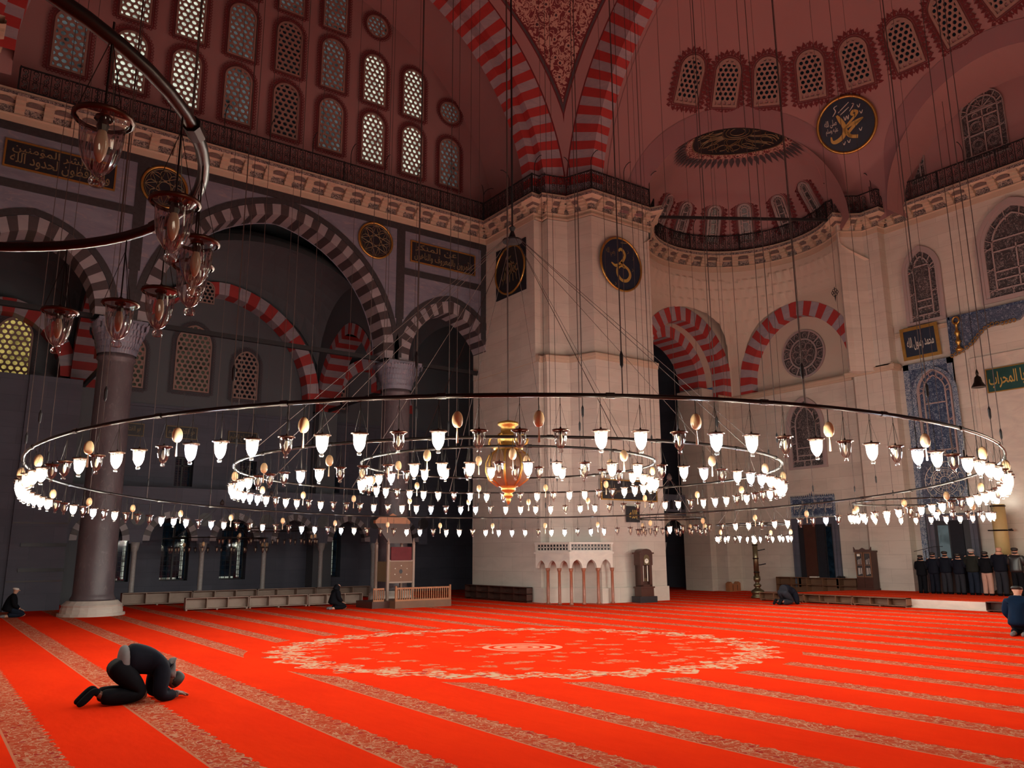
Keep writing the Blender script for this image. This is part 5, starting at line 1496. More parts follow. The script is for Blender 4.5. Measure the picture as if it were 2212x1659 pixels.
# lens-shaped medallion on the crown of the corner niche
def crown_pt(r, a, inset=.05):
    s, q = -1.35 + r * cos(a), r * sin(a)
    d = q * q + (s * s if s > 0 else 0); z = EC.z + sqrt(max(.01, (ER - inset) ** 2 - d)); return V(ex_pt(s, q, z))
cm = empty('crown_medallion', (EC.x, EC.y, EC.z + ER - .1)); tag(cm, 'dark lens-shaped calligraphy medallion with petal rays on the corner niche vault', 'medallion')
oo = V((EC.x, EC.y, EC.z + ER - .1))
def crown_mb(r0, r1, m, inset, n=64, f=None):
    mb = MB(); A = lin(0, 2 * pi, n + 1)
    mb.grid(lambda a, r: crown_pt(r if not f else r, a, inset) - oo, A, lin(r0, r1, 9 if r1 - r0 > .6 else 3), 0)
    return mb.clip(lambda p: ((V(p) + oo) - HC).length - HR + .02)
crown_mb(.02, 2.15, 0, .05).build('dark_field', 'black_panel', cm)
crown_mb(2.15, 2.2, 0, .06).build('gold_ring', 'gold_dim', cm); crown_mb(2.2, 2.5, 0, .055).build('red_border', 'arabesque', cm)
mb = MB()
for k in range(16):
    a = 2 * pi * k / 16
    mb.join(crown_mb(1.0, 1.9, 0, .07, 4).copy()) if False else None
    for q in (0, .12): 
        L_ = [crown_pt(r, a + q + .25 * sin(r * 3 + k), .075) - oo for r in lin(.75, 1.95, 8)]
        mb.tube(L_, .022, 3, caps=False)
    L_ = [crown_pt(1.55 + .28 * cos(b), a + .18 * sin(b), .075) - oo for b in lin(0, 5.4, 10)]; mb.tube(L_, .022, 3, caps=False)
L_ = [[crown_pt(r, b, .075) - oo for b in lin(0, 2 * pi, 33)] for r in (.35, .55, .72)]
for l in L_: mb.tube(l, .025, 3, caps=False)
mb.clip(lambda p: ((V(p) + oo) - HC).length - HR + .02); mb.build('calligraphy', 'gold_dim', cm)
mb = MB()
for k in range(56):
    a = 2 * pi * k / 56; w = pi / 56 * .8
    P_ = lambda r, q: crown_pt(r, a + q * w, .06) - oo
    mb.add([P_(2.52, -.5), P_(2.52, .5), P_(2.75, 1), P_(3.15, 0), P_(2.75, -1)])
mb.clip(lambda p: ((V(p) + oo) - HC).length - HR + .02); mb.build('petal_rays', 'ornament_dark', cm)

# blue tile work and mihrab edge on the qibla wall
ts = empty('tiled_window_surround', (XQ - .15, 17.4, 0)); tag(ts, 'tall blue and white tiled surround of the leaded window on the right', 'tile panel')
def tl(nm, mat, *bx):
    mb = MB()
    for y0, y1, z0, z1, d in bx: mb.box(-d, .12, y0 - 17.4, y1 - 17.4, z0, z1)
    return mb.build(nm, mat, ts)
tl('tile_field', 'tile', (16.45, 18.66, 5.9, 10.38, .0)); tl('tile_field', 'tile_star', (16.45, 18.66, 3.9, 5.9, -.005))
tl('tile_border', 'tile_border', (18.40, 18.66, .4, 10.38, .02), (16.45, 16.68, 3.9, 10.38, .02), (16.45, 18.66, 10.12, 10.38, .02))
bnd = MB(); band_arch(bnd, 0, 0, .80, 1.0, .30, 0, -.05, MAPY, 24, 0, 2.6); bnd.build('arch_border', 'tile_border', ts, mw=FACE_Q(-.02, -.05, 8.85))
rd = empty('tile_roundel', mw=FACE_Q(XQ - .17, 17.33, 4.98)); tag(rd, 'round blue tile disc with white interlaced lettering under the tiled window', 'tile roundel')
mb = MB(); mb.add([(.88 * cos(a), -.02, .88 * sin(a)) for a in lin(0, 2 * pi * 47 / 48, 48)]); mb.build('disc', 'tile', rd)
mb = MB()
for q in (.86, .60, .52, .22): mb.tube([(q * cos(b), -.035, q * sin(b)) for b in lin(0, 2 * pi * 35 / 36, 36)], .014, 3, 0, True)
for k in range(16):
    g = 2 * pi * k / 16; mb.tube([(.22 * cos(g), -.035, .22 * sin(g)), (.52 * cos(g), -.035, .52 * sin(g))], .012, 3)
    mb.tube([(.6 * cos(g), -.035, .6 * sin(g)), (.72 * cos(g + .12), -.035, .72 * sin(g + .12)), (.84 * cos(g - .05), -.035, .84 * sin(g - .05))], .016, 3)
    mb.tube([(.38 * cos(g + .2) + .08 * cos(b), -.035, .38 * sin(g + .2) + .08 * sin(b)) for b in lin(0, 5.2, 8)], .010, 3)
mb.build('white_interlace', 'silver_paint', rd)
mh = empty('mihrab_hood', (XQ - .2, 14.6, 10.4)); tag(mh, 'blue star-tiled hood of the prayer niche with gilt scalloped edge', 'mihrab hood')
mb = MB(); mb.prism([(0, 1.75, .0), (0, 1.75, 1.62), (0, -1.8, 1.62), (0, -1.0, 1.0), (0, .35, .95), (0, .95, .35)], (.2, 0, 0)); mb.build('tile_field', 'tile_star', mh)
mb = MB(); ed_ = [(1.78, -.02), (1.3, .12), (.95, .33), (.6, .66), (.3, .9), (0, 1.02), (-.4, .95), (-1.0, .98)]
for (a, b), (c, d) in zip(ed_[:-1], ed_[1:]):
    n_ = max(2, int(hypot(c - a, d - b) / .14))
    for k in range(n_):
        t = k / n_; y, z = a + (c - a) * t, b + (d - b) * t; mb.tube([(-.05, y + .075 * cos(q), z + .075 * sin(q)) for q in lin(0, 5.6, 8)], .022, 4)
mb.build('scalloped_edge', 'gold', mh)
mb = MB(); mb.box(-.03, .1, -1.8, 1.78, 1.62, 1.74); mb.box(-.03, .1, 1.72, 1.84, 0, 1.74); mb.build('border', 'tile', mh)
mb = MB(); mb.lathe([(.13, .0), (.15, .1), (.06, .18), (.06, .3), (.11, .38), (.11, .46), (.06, .52), (.06, .7), (.11, .78), (.11, .86), (.05, .95), (.05, 1.15), (.09, 1.2), (.02, 1.3)], 14, (-.12, 1.42, .12))
mb.tube([(-.12, 1.42 + .14 * cos(a), 1.5 + .16 * sin(a)) for a in lin(0, 2 * pi * 11 / 12, 12)], .04, 6, 0, True); mb.build('gilt_colonnette', 'gold', mh, True)
mr = MB(); frame_rect(mr, 3.2, 6.6, .16, .06); mr.box(-1.6, 1.6, -.02, 0, -3.3, 3.3)
o = mr.build('trim_7', 'marble_white', mw=FACE_Q(XQ, 14.0, 6.7)); struct(o, 'pale marble frame of the prayer niche')
bl = MB(); bl.lathe([(.02, .75), (.06, .6), (.04, .5), (.12, .42), (.16, .22), (.26, .05), (.28, 0), (.1, .02)], 16); bl.tube([(0, 0, .7), (0, 0, 14)], .01, 4)
o = bl.build('bell_lantern', 'bronze', mw=M.Translation((34.6, 14.95, 8.6))); tag(o, 'dark bell-shaped hanging lantern beside the tiled window', 'lantern')

# ================================================================== DOORS
def door(n, mw, w, h, fr, label, pieces):
    o = struct(empty('door_%d' % n, mw=mw), label)
    f = MB(); 
    for k, (a, b, d) in enumerate(((0, fr * .4, .10), (fr * .4, fr * .7, .07), (fr * .7, fr, .12))):
        f.box(-w / 2 - b, -w / 2 - a, -d, .05, 0, h + b); f.box(w / 2 + a, w / 2 + b, -d, .05, 0, h + b); f.box(-w / 2 - a, w / 2 + a, -d, .05, h + a, h + b)
    f.build('stone_frame', 'stone_grey', o)
    for nm, mat, bx in pieces:
        q = MB(); q.box(*bx); q.build(nm, mat, o)
    return o
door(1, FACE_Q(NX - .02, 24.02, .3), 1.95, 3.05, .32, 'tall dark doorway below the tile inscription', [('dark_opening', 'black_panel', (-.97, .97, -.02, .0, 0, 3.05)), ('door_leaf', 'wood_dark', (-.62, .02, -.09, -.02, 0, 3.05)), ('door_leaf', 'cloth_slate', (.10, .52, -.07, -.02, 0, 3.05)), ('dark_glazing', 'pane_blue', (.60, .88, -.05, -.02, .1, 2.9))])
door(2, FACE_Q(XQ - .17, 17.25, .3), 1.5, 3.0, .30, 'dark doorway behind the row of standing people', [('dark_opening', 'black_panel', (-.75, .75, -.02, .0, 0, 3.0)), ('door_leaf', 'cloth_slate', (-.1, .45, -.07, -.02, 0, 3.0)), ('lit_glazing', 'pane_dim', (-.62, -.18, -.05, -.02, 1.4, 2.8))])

# ================================================================== FURNITURE
def shelf_unit(name, origin, rz, L, d, h, cells, tiers, label, mat, t=.025, legs=0.05):
    o = empty(name, origin, rz); tag(o, label, 'shelf')
    c = MB(); c.box(0, L, 0, d, h - t, h); c.box(0, L, 0, d, legs, legs + t); c.box(0, t, 0, d, legs, h); c.box(L - t, L, 0, d, legs, h)
    for k in range(1, tiers): z = legs + (h - legs) * k / tiers; c.box(0, L, 0, d, z, z + t)
    c.build('carcass', mat, o)
    for k in range(1, cells): q = MB(); x = L * k / cells; q.box(x - t / 2, x + t / 2, 0, d - .02, legs + t, h - t); q.build('divider', mat, o)
    q = MB(); q.box(t, L - t, d - .02, d - .005, legs + t, h - t); q.build('back_panel', mat, o)
    q = MB()
    for x in (.05, L / 2, L - .05): q.box(x - .03, x + .03, .03, d - .03, 0, legs)
    q.build('feet', mat, o); return o
for i in range(3):
    shelf_unit('bookshelf', (8.2 + 2.3 * i, 31.75 - .15 * i, 0), R_(-3.8), 2.28, .34, .46, 3, 1, ['low open bookshelf, left end of the front row beside the column', 'low open bookshelf in the middle of the front row', 'low open bookshelf right end of the front row, behind the figure in black'][i], 'wood_grey')
for i in range(4):
    shelf_unit('bookshelf', (6.9 + 2.75 * i, 36.3, 0), 0, 2.72, .36, .52, 3, 1, ['low bookshelf just right of the thick left column, back row', 'second low bookshelf of the back row along the aisle', 'third low bookshelf of the back row along the aisle', 'low bookshelf at the far right of the back aisle row'][i], 'wood_grey')
shelf_unit('bookshelf', (.5, 35.15, 0), 0, 2.1, .36, .46, 2, 1, 'low bookshelf at the far left behind the kneeling man in the white cap', 'wood_grey')
shelf_unit('bookshelf', (20.70, 32.3, 0), R_(-90), 4.75, .30, .62, 5, 2, 'dark double-tier bookshelf against the left flank of the fluted pier', 'wood_dark')
# raised platform and its shelves
pf = MB(); pf.prism([(29.62, 22.0, 0), (29.62, 6, 0), (36.0, 6, 0), (36.0, 21.2, 0)], (0, 0, .30))
for i, f in enumerate(pf.f): pf.mi[i] = 1 if i in (4, 5) else 0
struct(pf.build('floor_platform', ['marble_white', 'carpet2']), 'raised carpeted prayer platform')
for i in range(3):
    shelf_unit('bookshelf', (29.26, 22.45 - 2.15 * i, 0), R_(-90), 2.13, .33, .34, 3, 1, ['dark low bookshelf at the left corner of the platform, behind the prostrate man', 'dark low bookshelf in the middle of the platform front', 'dark low bookshelf at the right end of the platform row, beside the marble step'][i], 'wood')
shelf_unit('bookshelf', (29.26, 13.3, 0), R_(-90), 2.1, .33, .34, 3, 1, 'dark low bookshelf at the right edge behind the seated person in blue', 'wood_dark')
shelf_unit('bookshelf', (35.55, 26.2, 0.0), R_(-90), 4.4, .40, .78, 5, 2, 'dark double bookshelf under the tall doorway', 'wood')
# shoes on that shelf
for i, y in enumerate((22.75, 22.55)):
    mb = MB(); mb.lathe([(.02, 0), (.085, .0), (.10, .03), (.09, .07), (.05, .10), (.01, .11)], 12); mb.v = [(x * 1.7, y_, z) for x, y_, z in mb.v]
    o = mb.build('shoe', 'leather', mw=T_(35.75, y, .78, .4 * i)); tag(o, ['left dark shoe on the double bookshelf', 'right dark shoe on the double bookshelf'][i], 'shoe')
bk = empty('folded_cloth', (35.75, 24.1, .78)); tag(bk, 'small pale folded cloth on the double bookshelf', 'cloth')
mb = MB(); mb.box(-.12, .12, -.2, .2, 0, .05); mb.build('cloth_fold', 'white_cap', bk)
# bookcase
bc = empty('bookcase', (34.95, 20.98, .3)); tag(bc, 'tall dark glazed bookcase with a crested top by the wall', 'bookcase')
mb = MB(); mb.box(.02, .5, -.40, .40, 0, 1.75); mb.box(-.02, .52, -.43, .43, 1.68, 1.75); mb.box(-.02, .52, -.43, .43, 0, .08); mb.build('carcass', 'wood_dark', bc)
mb = MB(); mb.prism([(-.02, -.43, 1.75), (-.02, -.43, 1.92), (-.02, -.36, 1.80), (-.02, -.15, 1.80), (-.02, 0, 1.88), (-.02, .15, 1.80), (-.02, .36, 1.80), (-.02, .43, 1.92), (-.02, .43, 1.75)], (.05, 0, 0)); mb.build('crest', 'wood_dark', bc)
for s in (-1, 1):
    d_ = MB(); frame_rect(d_, .27, 1.0, .05, .03); d_.box(-.135, .135, -.02, 0, -.03, .0); d_ = d_.build('door', 'wood', bc, mw=facing((.02, s * .2, 1.12), (-1, 0, 0)))
    g = MB(); g.box(-.13, .13, -.008, 0, -.5, .5); g.build('glass_pane', 'dark_glass', d_)
    mb = MB()
    for k, x in enumerate((-.08, -.02, .06)): mb.box(x, x + .03, -.016, -.009, -.44 + .02 * k, -.14); mb.box(x + .01, x + .03, -.016, -.009, .02, .22 + .03 * k)
    mb.build('book_spines', 'white_cap', d_)
    mb = MB(); frame_rect(mb, .27, .3, .05, .03); mb.box(-.135, .135, -.015, 0, -.15, .15); mb.build('lower_door', 'wood_dark', bc, mw=facing((.02, s * .2, .32), (-1, 0, 0)))
mb = MB(); mb.box(-.03, -.015, .13, .27, 1.50, 1.60); mb.build('paper_notice', 'white', bc)
# grandfather clock
ck = empty('grandfather_clock', (24.6, 24.62, 0), R_(-6)); tag(ck, 'dark wooden grandfather clock on a black plinth before the pier', 'clock')
mb = MB(); mb.box(-.45, .45, -.28, .28, 0, .25); mb.build('plinth', 'black_panel', ck)
mb = MB(); mb.box(-.33, .33, -.22, .22, .25, .62); mb.box(-.37, .37, -.25, .25, .58, .64); mb.build('base', 'wood_dark', ck)
mb = MB(); mb.box(-.30, -.17, -.18, .18, .64, 1.52); mb.box(.17, .30, -.18, .18, .64, 1.52); mb.box(-.30, .30, -.04, .18, .64, 1.52); mb.box(-.30, .30, -.18, .18, .64, .72); mb.build('waist', 'wood_dark', ck)
mb = MB(); mb.box(-.33, .33, -.2, .2, 1.50, 1.98); mb.box(-.38, .38, -.25, .25, 1.96, 2.02)
mb.prism([(.30 * cos(a), -.22, 2.0 + .17 * sin(a)) for a in lin(0, pi, 13)], (0, .42, 0)); mb.build('hood', 'wood_dark', ck)
mb = MB(); mb.prism([(-.14, -.215, 1.52), (.14, -.215, 1.52)] + [(.14 * cos(a), -.215, 1.80 + .13 * sin(a)) for a in lin(0, pi, 9)], (0, .02, 0)); fc = mb.build('dial_plate', 'brass', ck)
mb = MB(); mb.add([(.10 * cos(a), -.222, 1.67 + .10 * sin(a)) for a in lin(0, 2 * pi * 23 / 24, 24)]); mb.build('chapter_ring', 'white', fc)
mb = MB(); bars(mb, [((0, 1.67), (.05, 1.72)), ((0, 1.67), (-.03, 1.75))], .012, -.23, -.225, 0); mb.build('hands', 'black_panel', fc)
mb = MB(); mb.box(-.008, .008, -.10, -.08, .95, 1.48); mb.lathe([(.001, 0), (.07, .0), (.07, .02), (.001, .02)], 16); mb.v = [v if i < 8 else (v[0], -.12 + v[2], .92 + v[1]) for i, v in enumerate(mb.v)]; mb.build('pendulum', 'brass', ck)
for x in (-.10, .12): mb = MB(); mb.tube([(x, -.1, .85), (x, -.1, 1.48)], .02, 8); mb.build('weight', 'white', ck)
# muezzin's marble loggia against the pier chamfer
MQO = V((22.0, 26.2, 0)); mq = empty('marble_loggia', MQO); tag(mq, 'small marble loggia with red columns and pierced parapet against the pier', 'loggia')
LP = [(20.72, 26.95), (20.95, 26.0), (21.05, 25.15), (23.1, 24.86), (23.15, 25.2)]
def loggia_side(p, q, n):
    p, q = V(p), V(q); e = (q - p).normalized(); L = (q - p).length; nr = V((e.y, -e.x))
    mwl = M(((e.x, -nr.x, 0, p.x), (e.y, -nr.y, 0, p.y), (0, 0, 1, 0), (0, 0, 0, 1)))
    mwl = M.Translation(-MQO) @ mwl; w = L / n; mb = MB(); A = [(w * (k + .5), 1.42, w * .36, .10) for k in range(n)]
    wall_over(mb, 0, L, 1.98, A, 0, MAPY, 0, 1.42); wall_over(mb, 0, L, 1.98, A, .14, MAPY, 0, 1.42)
    for cu, zs, R, ee in A:
        mb.grid(lambda t, y: (cu + arch_pt(R, ee, t)[0], y, zs + arch_pt(R, ee, t)[1]), lin(-1, 1, 15), [0, .14])
    mb.box(-.04, L + .04, -.05, .16, 1.98, 2.06); mb.box(0, L, -.02, .12, 2.06, 2.12); mb.box(-.03, L + .03, -.04, .14, 2.36, 2.44)
    mb.box(0, .08, -.02, .12, 2.06, 2.4); mb.box(L - .08, L, -.02, .12, 2.06, 2.4)
    mb.build('arched_front', 'marble_white', mq, mw=mwl)
    mb = MB(); k = max(3, int(L / .17))
    for i in range(k):
        x = .08 + (L - .16) * (i + .5) / k; r = (L - .16) / k * .5
        for zz in (2.18, 2.30): mb.tube([(x + r * .9 * cos(a), .05, zz + .075 * sin(a)) for a in lin(0, 2 * pi * 7 / 8, 8)], .014, 4, 0, True)
    mb.box(.06, L - .06, .09, .10, 2.1, 2.38); mb.build('pierced_parapet', ['marble_white'], mq, mw=mwl)
    mb = MB(); mb.box(.05, L - .05, .065, .085, 2.11, 2.37); mb.build('parapet_shadow_gap', 'black_panel', mq, mw=mwl)
    for k in range(n + 1):
        if k == 0 and p != V(LP[1]): continue
        c = MB(); c.lathe([(.085, 0), (.09, .05), (.062, .09), (.058, 1.27), (.08, 1.31), (.095, 1.42)], 12, tuple(p + e * (L * k / n) - nr * .07) + (0,)); c.build('column', 'red_shaft', mq, True, M.Translation(-MQO))
loggia_side(LP[0], LP[2], 3); loggia_side(LP[2], LP[3], 3)
mb = MB(); mb.prism([(x, y, 1.98) for x, y in LP], (0, 0, .06)); mb.build('roof_slab', 'marble_white', mq, mw=M.Translation(-MQO))
# preacher's seat
ks = empty('preachers_seat', (15.4, 28.75, 0)); tag(ks, 'tall inlaid wooden preaching seat behind a low wooden railing', 'preaching seat')
mb = MB(); mb.box(-.62, 1.85, -.85, 1.1, 0, .26); mb.build('dais', 'wood', ks)
mb = MB(); mb.box(-.6, 1.83, -.83, -.79, .70, .76); mb.box(-.6, 1.83, -.83, -.79, .26, .32)
for x in (-.58, 1.81): mb.box(x - .03, x + .03, -.84, -.78, .26, .82)
mb.build('front_rail', 'wood_box', ks)
for k in range(24): q = MB(); x = -.5 + 2.25 * k / 23; q.box(x - .015, x + .015, -.825, -.795, .32, .70); q.build('baluster', 'wood_box', ks)
mb = MB(); mb.box(-1.35, -.62, -.4, 1.0, 0, .25); mb.build('step', 'wood_dark', ks)
mb = MB(); mb.box(-1.3, -.85, -.38, -.34, .68, .74); mb.box(-1.3, -.85, -.38, -.34, .25, .31)
for k in range(6): x = -1.28 + .42 * k / 5; mb.box(x - .012, x + .012, -.375, -.345, .3, .7)
mb.build('side_rail', 'wood_box', ks)
mb = MB(); mb.box(-.50, .56, -.02, .02, .95, 1.72); mb.build('inlaid_front', 'wood', ks)
mb = MB(); mb.box(-.50, -.44, -.03, 1.0, .95, 1.72); mb.build('inlaid_side', 'gold_dim', ks)
mb = MB(); mb.box(-.42, .48, -.05, .03, 1.76, 2.28); mb.build('hanging_cloth', 'cloth_red', ks)
for x in (-.53, .59):
    for y in (0, 1.0): q = MB(); q.box(x - .045, x + .045, y - .045, y + .045, .26, 2.38); q.lathe([(.05, 2.38), (.07, 2.42), (.03, 2.5), (.01, 2.62)], 8, (x, y, 0)); q.build('post', 'wood_grey', ks)
for z in (.90, 1.72): q = MB(); q.box(-.53, .59, -.03, .03, z, z + .06); q.build('crossbar', 'wood_grey', ks)
mb = MB()
for k in range(6): a = 2 * pi * k / 6 + .5; mb.lathe([(.001, 0), (.022, .01), (.001, .02)], 6, (0, 0, 0)); mb.v[-18:] = [(v[0] + .03 + .30 * cos(a), -.03 - v[2], v[1] + 1.34 + .22 * sin(a)) for v in mb.v[-18:]]
mb.build('pearl_studs', 'white', ks); mb = MB(); mb.add([(.03 + .075 * cos(a), -.026, 1.34 + .085 * sin(a)) for a in lin(0, 2 * pi * 11 / 12, 12)]); mb.build('centre_boss', 'black_panel', ks)
cp = MB(); cp.prism([(-1.1, .05, 3.2), (.4, .05, 3.2), (.55, .0, 2.42), (-.5, .0, 2.42)], (0, .05, 0)); cp.build('sloping_panel', 'wood_dark', ks)
cp = MB(); cp.box(-1.12, .40, -.02, .16, 3.18, 3.30); cp.prism([(-1.1, .0, 3.3), (-.95, .0, 3.42), (-.6, .0, 3.44), (-.36, .0, 3.58), (-.1, .0, 3.44), (.25, .0, 3.42), (.4, .0, 3.3)], (0, .08, 0)); cp.build('canopy', 'wood_box', ks)
# giant candlesticks
def candlestick(o, H0, rc, hc, label, base=True):
    e = empty('giant_candlestick', o); tag(e, label, 'candlestick')
    if base:
        b = MB(); b.lathe([(.30, 0), (.32, .06), (.24, .12), (.26, .2), (.30, .26), (.26, .34), (.16, .40), (.10, .46), (.16, .52), (.17, .58), (.09, .64), (.09, .70), (.15, .78), (.15, H0)], 20); b.build('brass_foot', 'brass', e, True)
    c = MB(); c.lathe([(rc, H0), (rc * .97, H0 + hc), (rc * .6, H0 + hc + .01)], 18); c.build('candle', 'brass' if base else 'wax', e, True)
    r = MB()
    for z in (.12, .55, .97): r.lathe([(rc + .012, H0 + hc * z - .03), (rc + .02, H0 + hc * z), (rc + .012, H0 + hc * z + .03)], 18)
    r.build('collar', 'bronze', e)
    a = MB()
    for z in ((.35, .80) if base else (.55,)):
        d = V((.55, -.65, 0)); a.tube([V((0, 0, H0 + hc * z)), V((0, 0, H0 + hc * z)) + d * .2, V((0, 0, H0 + hc * z + .05)) + d * .5], .028, 6)
        if not base: a.tube([V((-.3, .35, H0 + hc * z)), V((.3, -.35, H0 + hc * z))], .03, 6)
    a.build('bracket_arm', 'iron', e)
    g = MB(); g.lathe([(.03, -.11), (.09, -.06), (.11, 0), (.09, .06), (.03, .11)], 14, (0, 0, H0 + hc + .14)); g.build('globe_bulb', 'globe_lamp', e, True)
    return e
candlestick((30.6, 23.55, 0), .95, .115, 1.42, 'greenish brass giant candlestick with glowing globe left of the doorway')
candlestick((35.25, 15.1, .3), 1.25, .27, 2.3, 'thick yellow wax candle with glowing globe, behind the standing people', False)
mb = MB(); mb.lathe([(.50, .3), (.52, .42), (.36, .5), (.40, .62), (.32, .8), (.30, 1.0), (.36, 1.3), (.30, 1.55)], 20, (35.25, 15.1, 0)); o = mb.build('candle_foot', 'brass', None, True); tag(o, 'brass foot of the thick wax candle, hidden by the standing row', 'candlestick foot')
# small orange wooden stand in the passage mouth
wb = empty('wooden_stand', (35.0, 28.35, 0)); tag(wb, 'small orange-brown carved wooden stand at the foot of the passage jamb', 'stand')
mb = MB(); mb.prism([(-.45, 0, 0), (-.45, 0, .42), (-.3, 0, .50), (-.2, 0, .40), (0, 0, .38), (.2, 0, .40), (.3, 0, .50), (.45, 0, .42), (.45, 0, 0)], (0, .25, 0)); mb.build('carved_side', 'wood_box', wb)
mb = MB(); mb.box(-.2, -.17, -.01, .0, .05, .34); mb.box(.17, .2, -.01, .0, .05, .34); mb.build('dark_carving', 'wood_dark', wb)
# microphone stand and lectern behind the row
ms = empty('microphone_stand', (34.9, 18.05, .3)); tag(ms, 'thin black microphone stand left of the doorway', 'microphone stand')
mb = MB(); mb.tube([(0, 0, 0), (0, 0, 1.75)], .018, 6); mb.build('upright', 'iron', ms); mb = MB(); mb.tube([(0, .5, 1.70), (0, -.4, 1.9), (0, -.75, 1.9)], .014, 6); mb.build('boom', 'iron', ms)
lt = MB(); lt.box(35.0, 35.4, 16.9, 18.2, .3, 1.35); lt.box(34.95, 35.4, 16.85, 18.25, 1.35, 1.42); o = lt.build('wooden_chest', 'wood_dark'); tag(o, 'dark wooden chest against the wall behind the standing row', 'chest')
# ================================================================== PEOPLE
def skin_mesh(name, J, E, mats, lv=2, root=None, extra=(), smooth=True, fat=1.2):
    """grow one continuous surface over a skeleton: J {name:(x,y,z,r) or (x,y,z,rx,ry)}, E [(a,b,...) chains]"""
    def grow(J, E, root, lv):
        names = list(J); ix = {k: i for i, k in enumerate(names)}
        me = bpy.data.meshes.new('t'); ed = []
        for ch in E: ed += [(ix[a], ix[b]) for a, b in zip(ch[:-1], ch[1:])]
        me.from_pydata([J[k][:3] for k in names], ed, [])
        o = bpy.data.objects.new('t', me); COL.objects.link(o)
        sk = o.modifiers.new('Skin', 'SKIN'); sk.use_smooth_shade = True; sk.branch_smoothing = .6
        for k in names:
            v = me.skin_vertices[0].data[ix[k]]; r = J[k]; v.radius = (r[3] * fat, (r[4] if len(r) > 4 else r[3]) * fat); v.use_root = (k == (root or names[0]))
        sb = o.modifiers.new('Sub', 'SUBSURF'); sb.levels = lv; sb.render_levels = lv
        dg = bpy.context.evaluated_depsgraph_get(); dg.update()
        m = bpy.data.meshes.new_from_object(o.evaluated_get(dg))
        bpy.data.objects.remove(o); bpy.data.meshes.remove(me)
        return m
    mb = MB()
    for j, e, r, l in [(J, E, root, lv)] + [(x[0], x[1], None, x[2] if len(x) > 2 else lv) for x in extra]:
        m = grow(j, e, r, l); b = len(mb.v)
        mb.v += [tuple(v.co) for v in m.vertices]; mb.f += [tuple(b + i for i in p.vertices) for p in m.polygons]; mb.mi += [0] * len(m.polygons)
        bpy.data.meshes.remove(m)
    return mb.mesh(name, mats, smooth)
def mirror(J, suffix_from='_r', to='_l', y0=0.0):
    o = dict(J)
    for k, v in J.items():
        if k.endswith(suffix_from): o[k[:-2] + to] = (v[0], 2 * y0 - v[1]) + tuple(v[2:])
    return o
def hand_chains(wrist, palm_dir, up, side, curl=.5, s=1.0):
    """palm and five separate bent fingers as small skinned chains; side=+1/-1: where the thumb leaves the palm"""
    w, f, u = V(wrist), V(palm_dir).normalized(), V(up).normalized(); l = f.cross(u).normalized() * side
    out = []
    pal = {'w': (*w, .026 * s, .018 * s), 'p': (*(w + f * .045 * s), .036 * s, .016 * s), 'k': (*(w + f * .085 * s), .038 * s, .015 * s)}
    out.append((pal, [('w', 'p', 'k')], 2))
    for i, (off, ln) in enumerate(((.030, .070), (.010, .080), (-.010, .074), (-.029, .058))):
        b = w + f * .085 * s + l * off * s; d = f; pts = [b - f * .02 * s]
        p = b
        for k in range(3):
            d = (d - u * curl * (.45 + .15 * i)).normalized(); p = p + d * ln * s * (.42, .33, .25)[k]; pts.append(p)
        out.append(({'j%d' % k: (*q, (.0095, .009, .008, .0065)[k] * s) for k, q in enumerate(pts)}, [tuple('j%d' % k for k in range(4))], 1))
    b = w + f * .02 * s + l * .024 * s; pts = [b, b + (f * .6 + l * .8) * .035 * s, b + (f * .9 + l * .75) * .052 * s - u * .012 * s, b + (f * 1.3 + l * .6) * .055 * s - u * .025 * s]
    out.append(({'j%d' % k: (*q, (.013, .0115, .010, .008)[k] * s) for k, q in enumerate(pts)}, [tuple('j%d' % k for k in range(4))], 1))
    return out

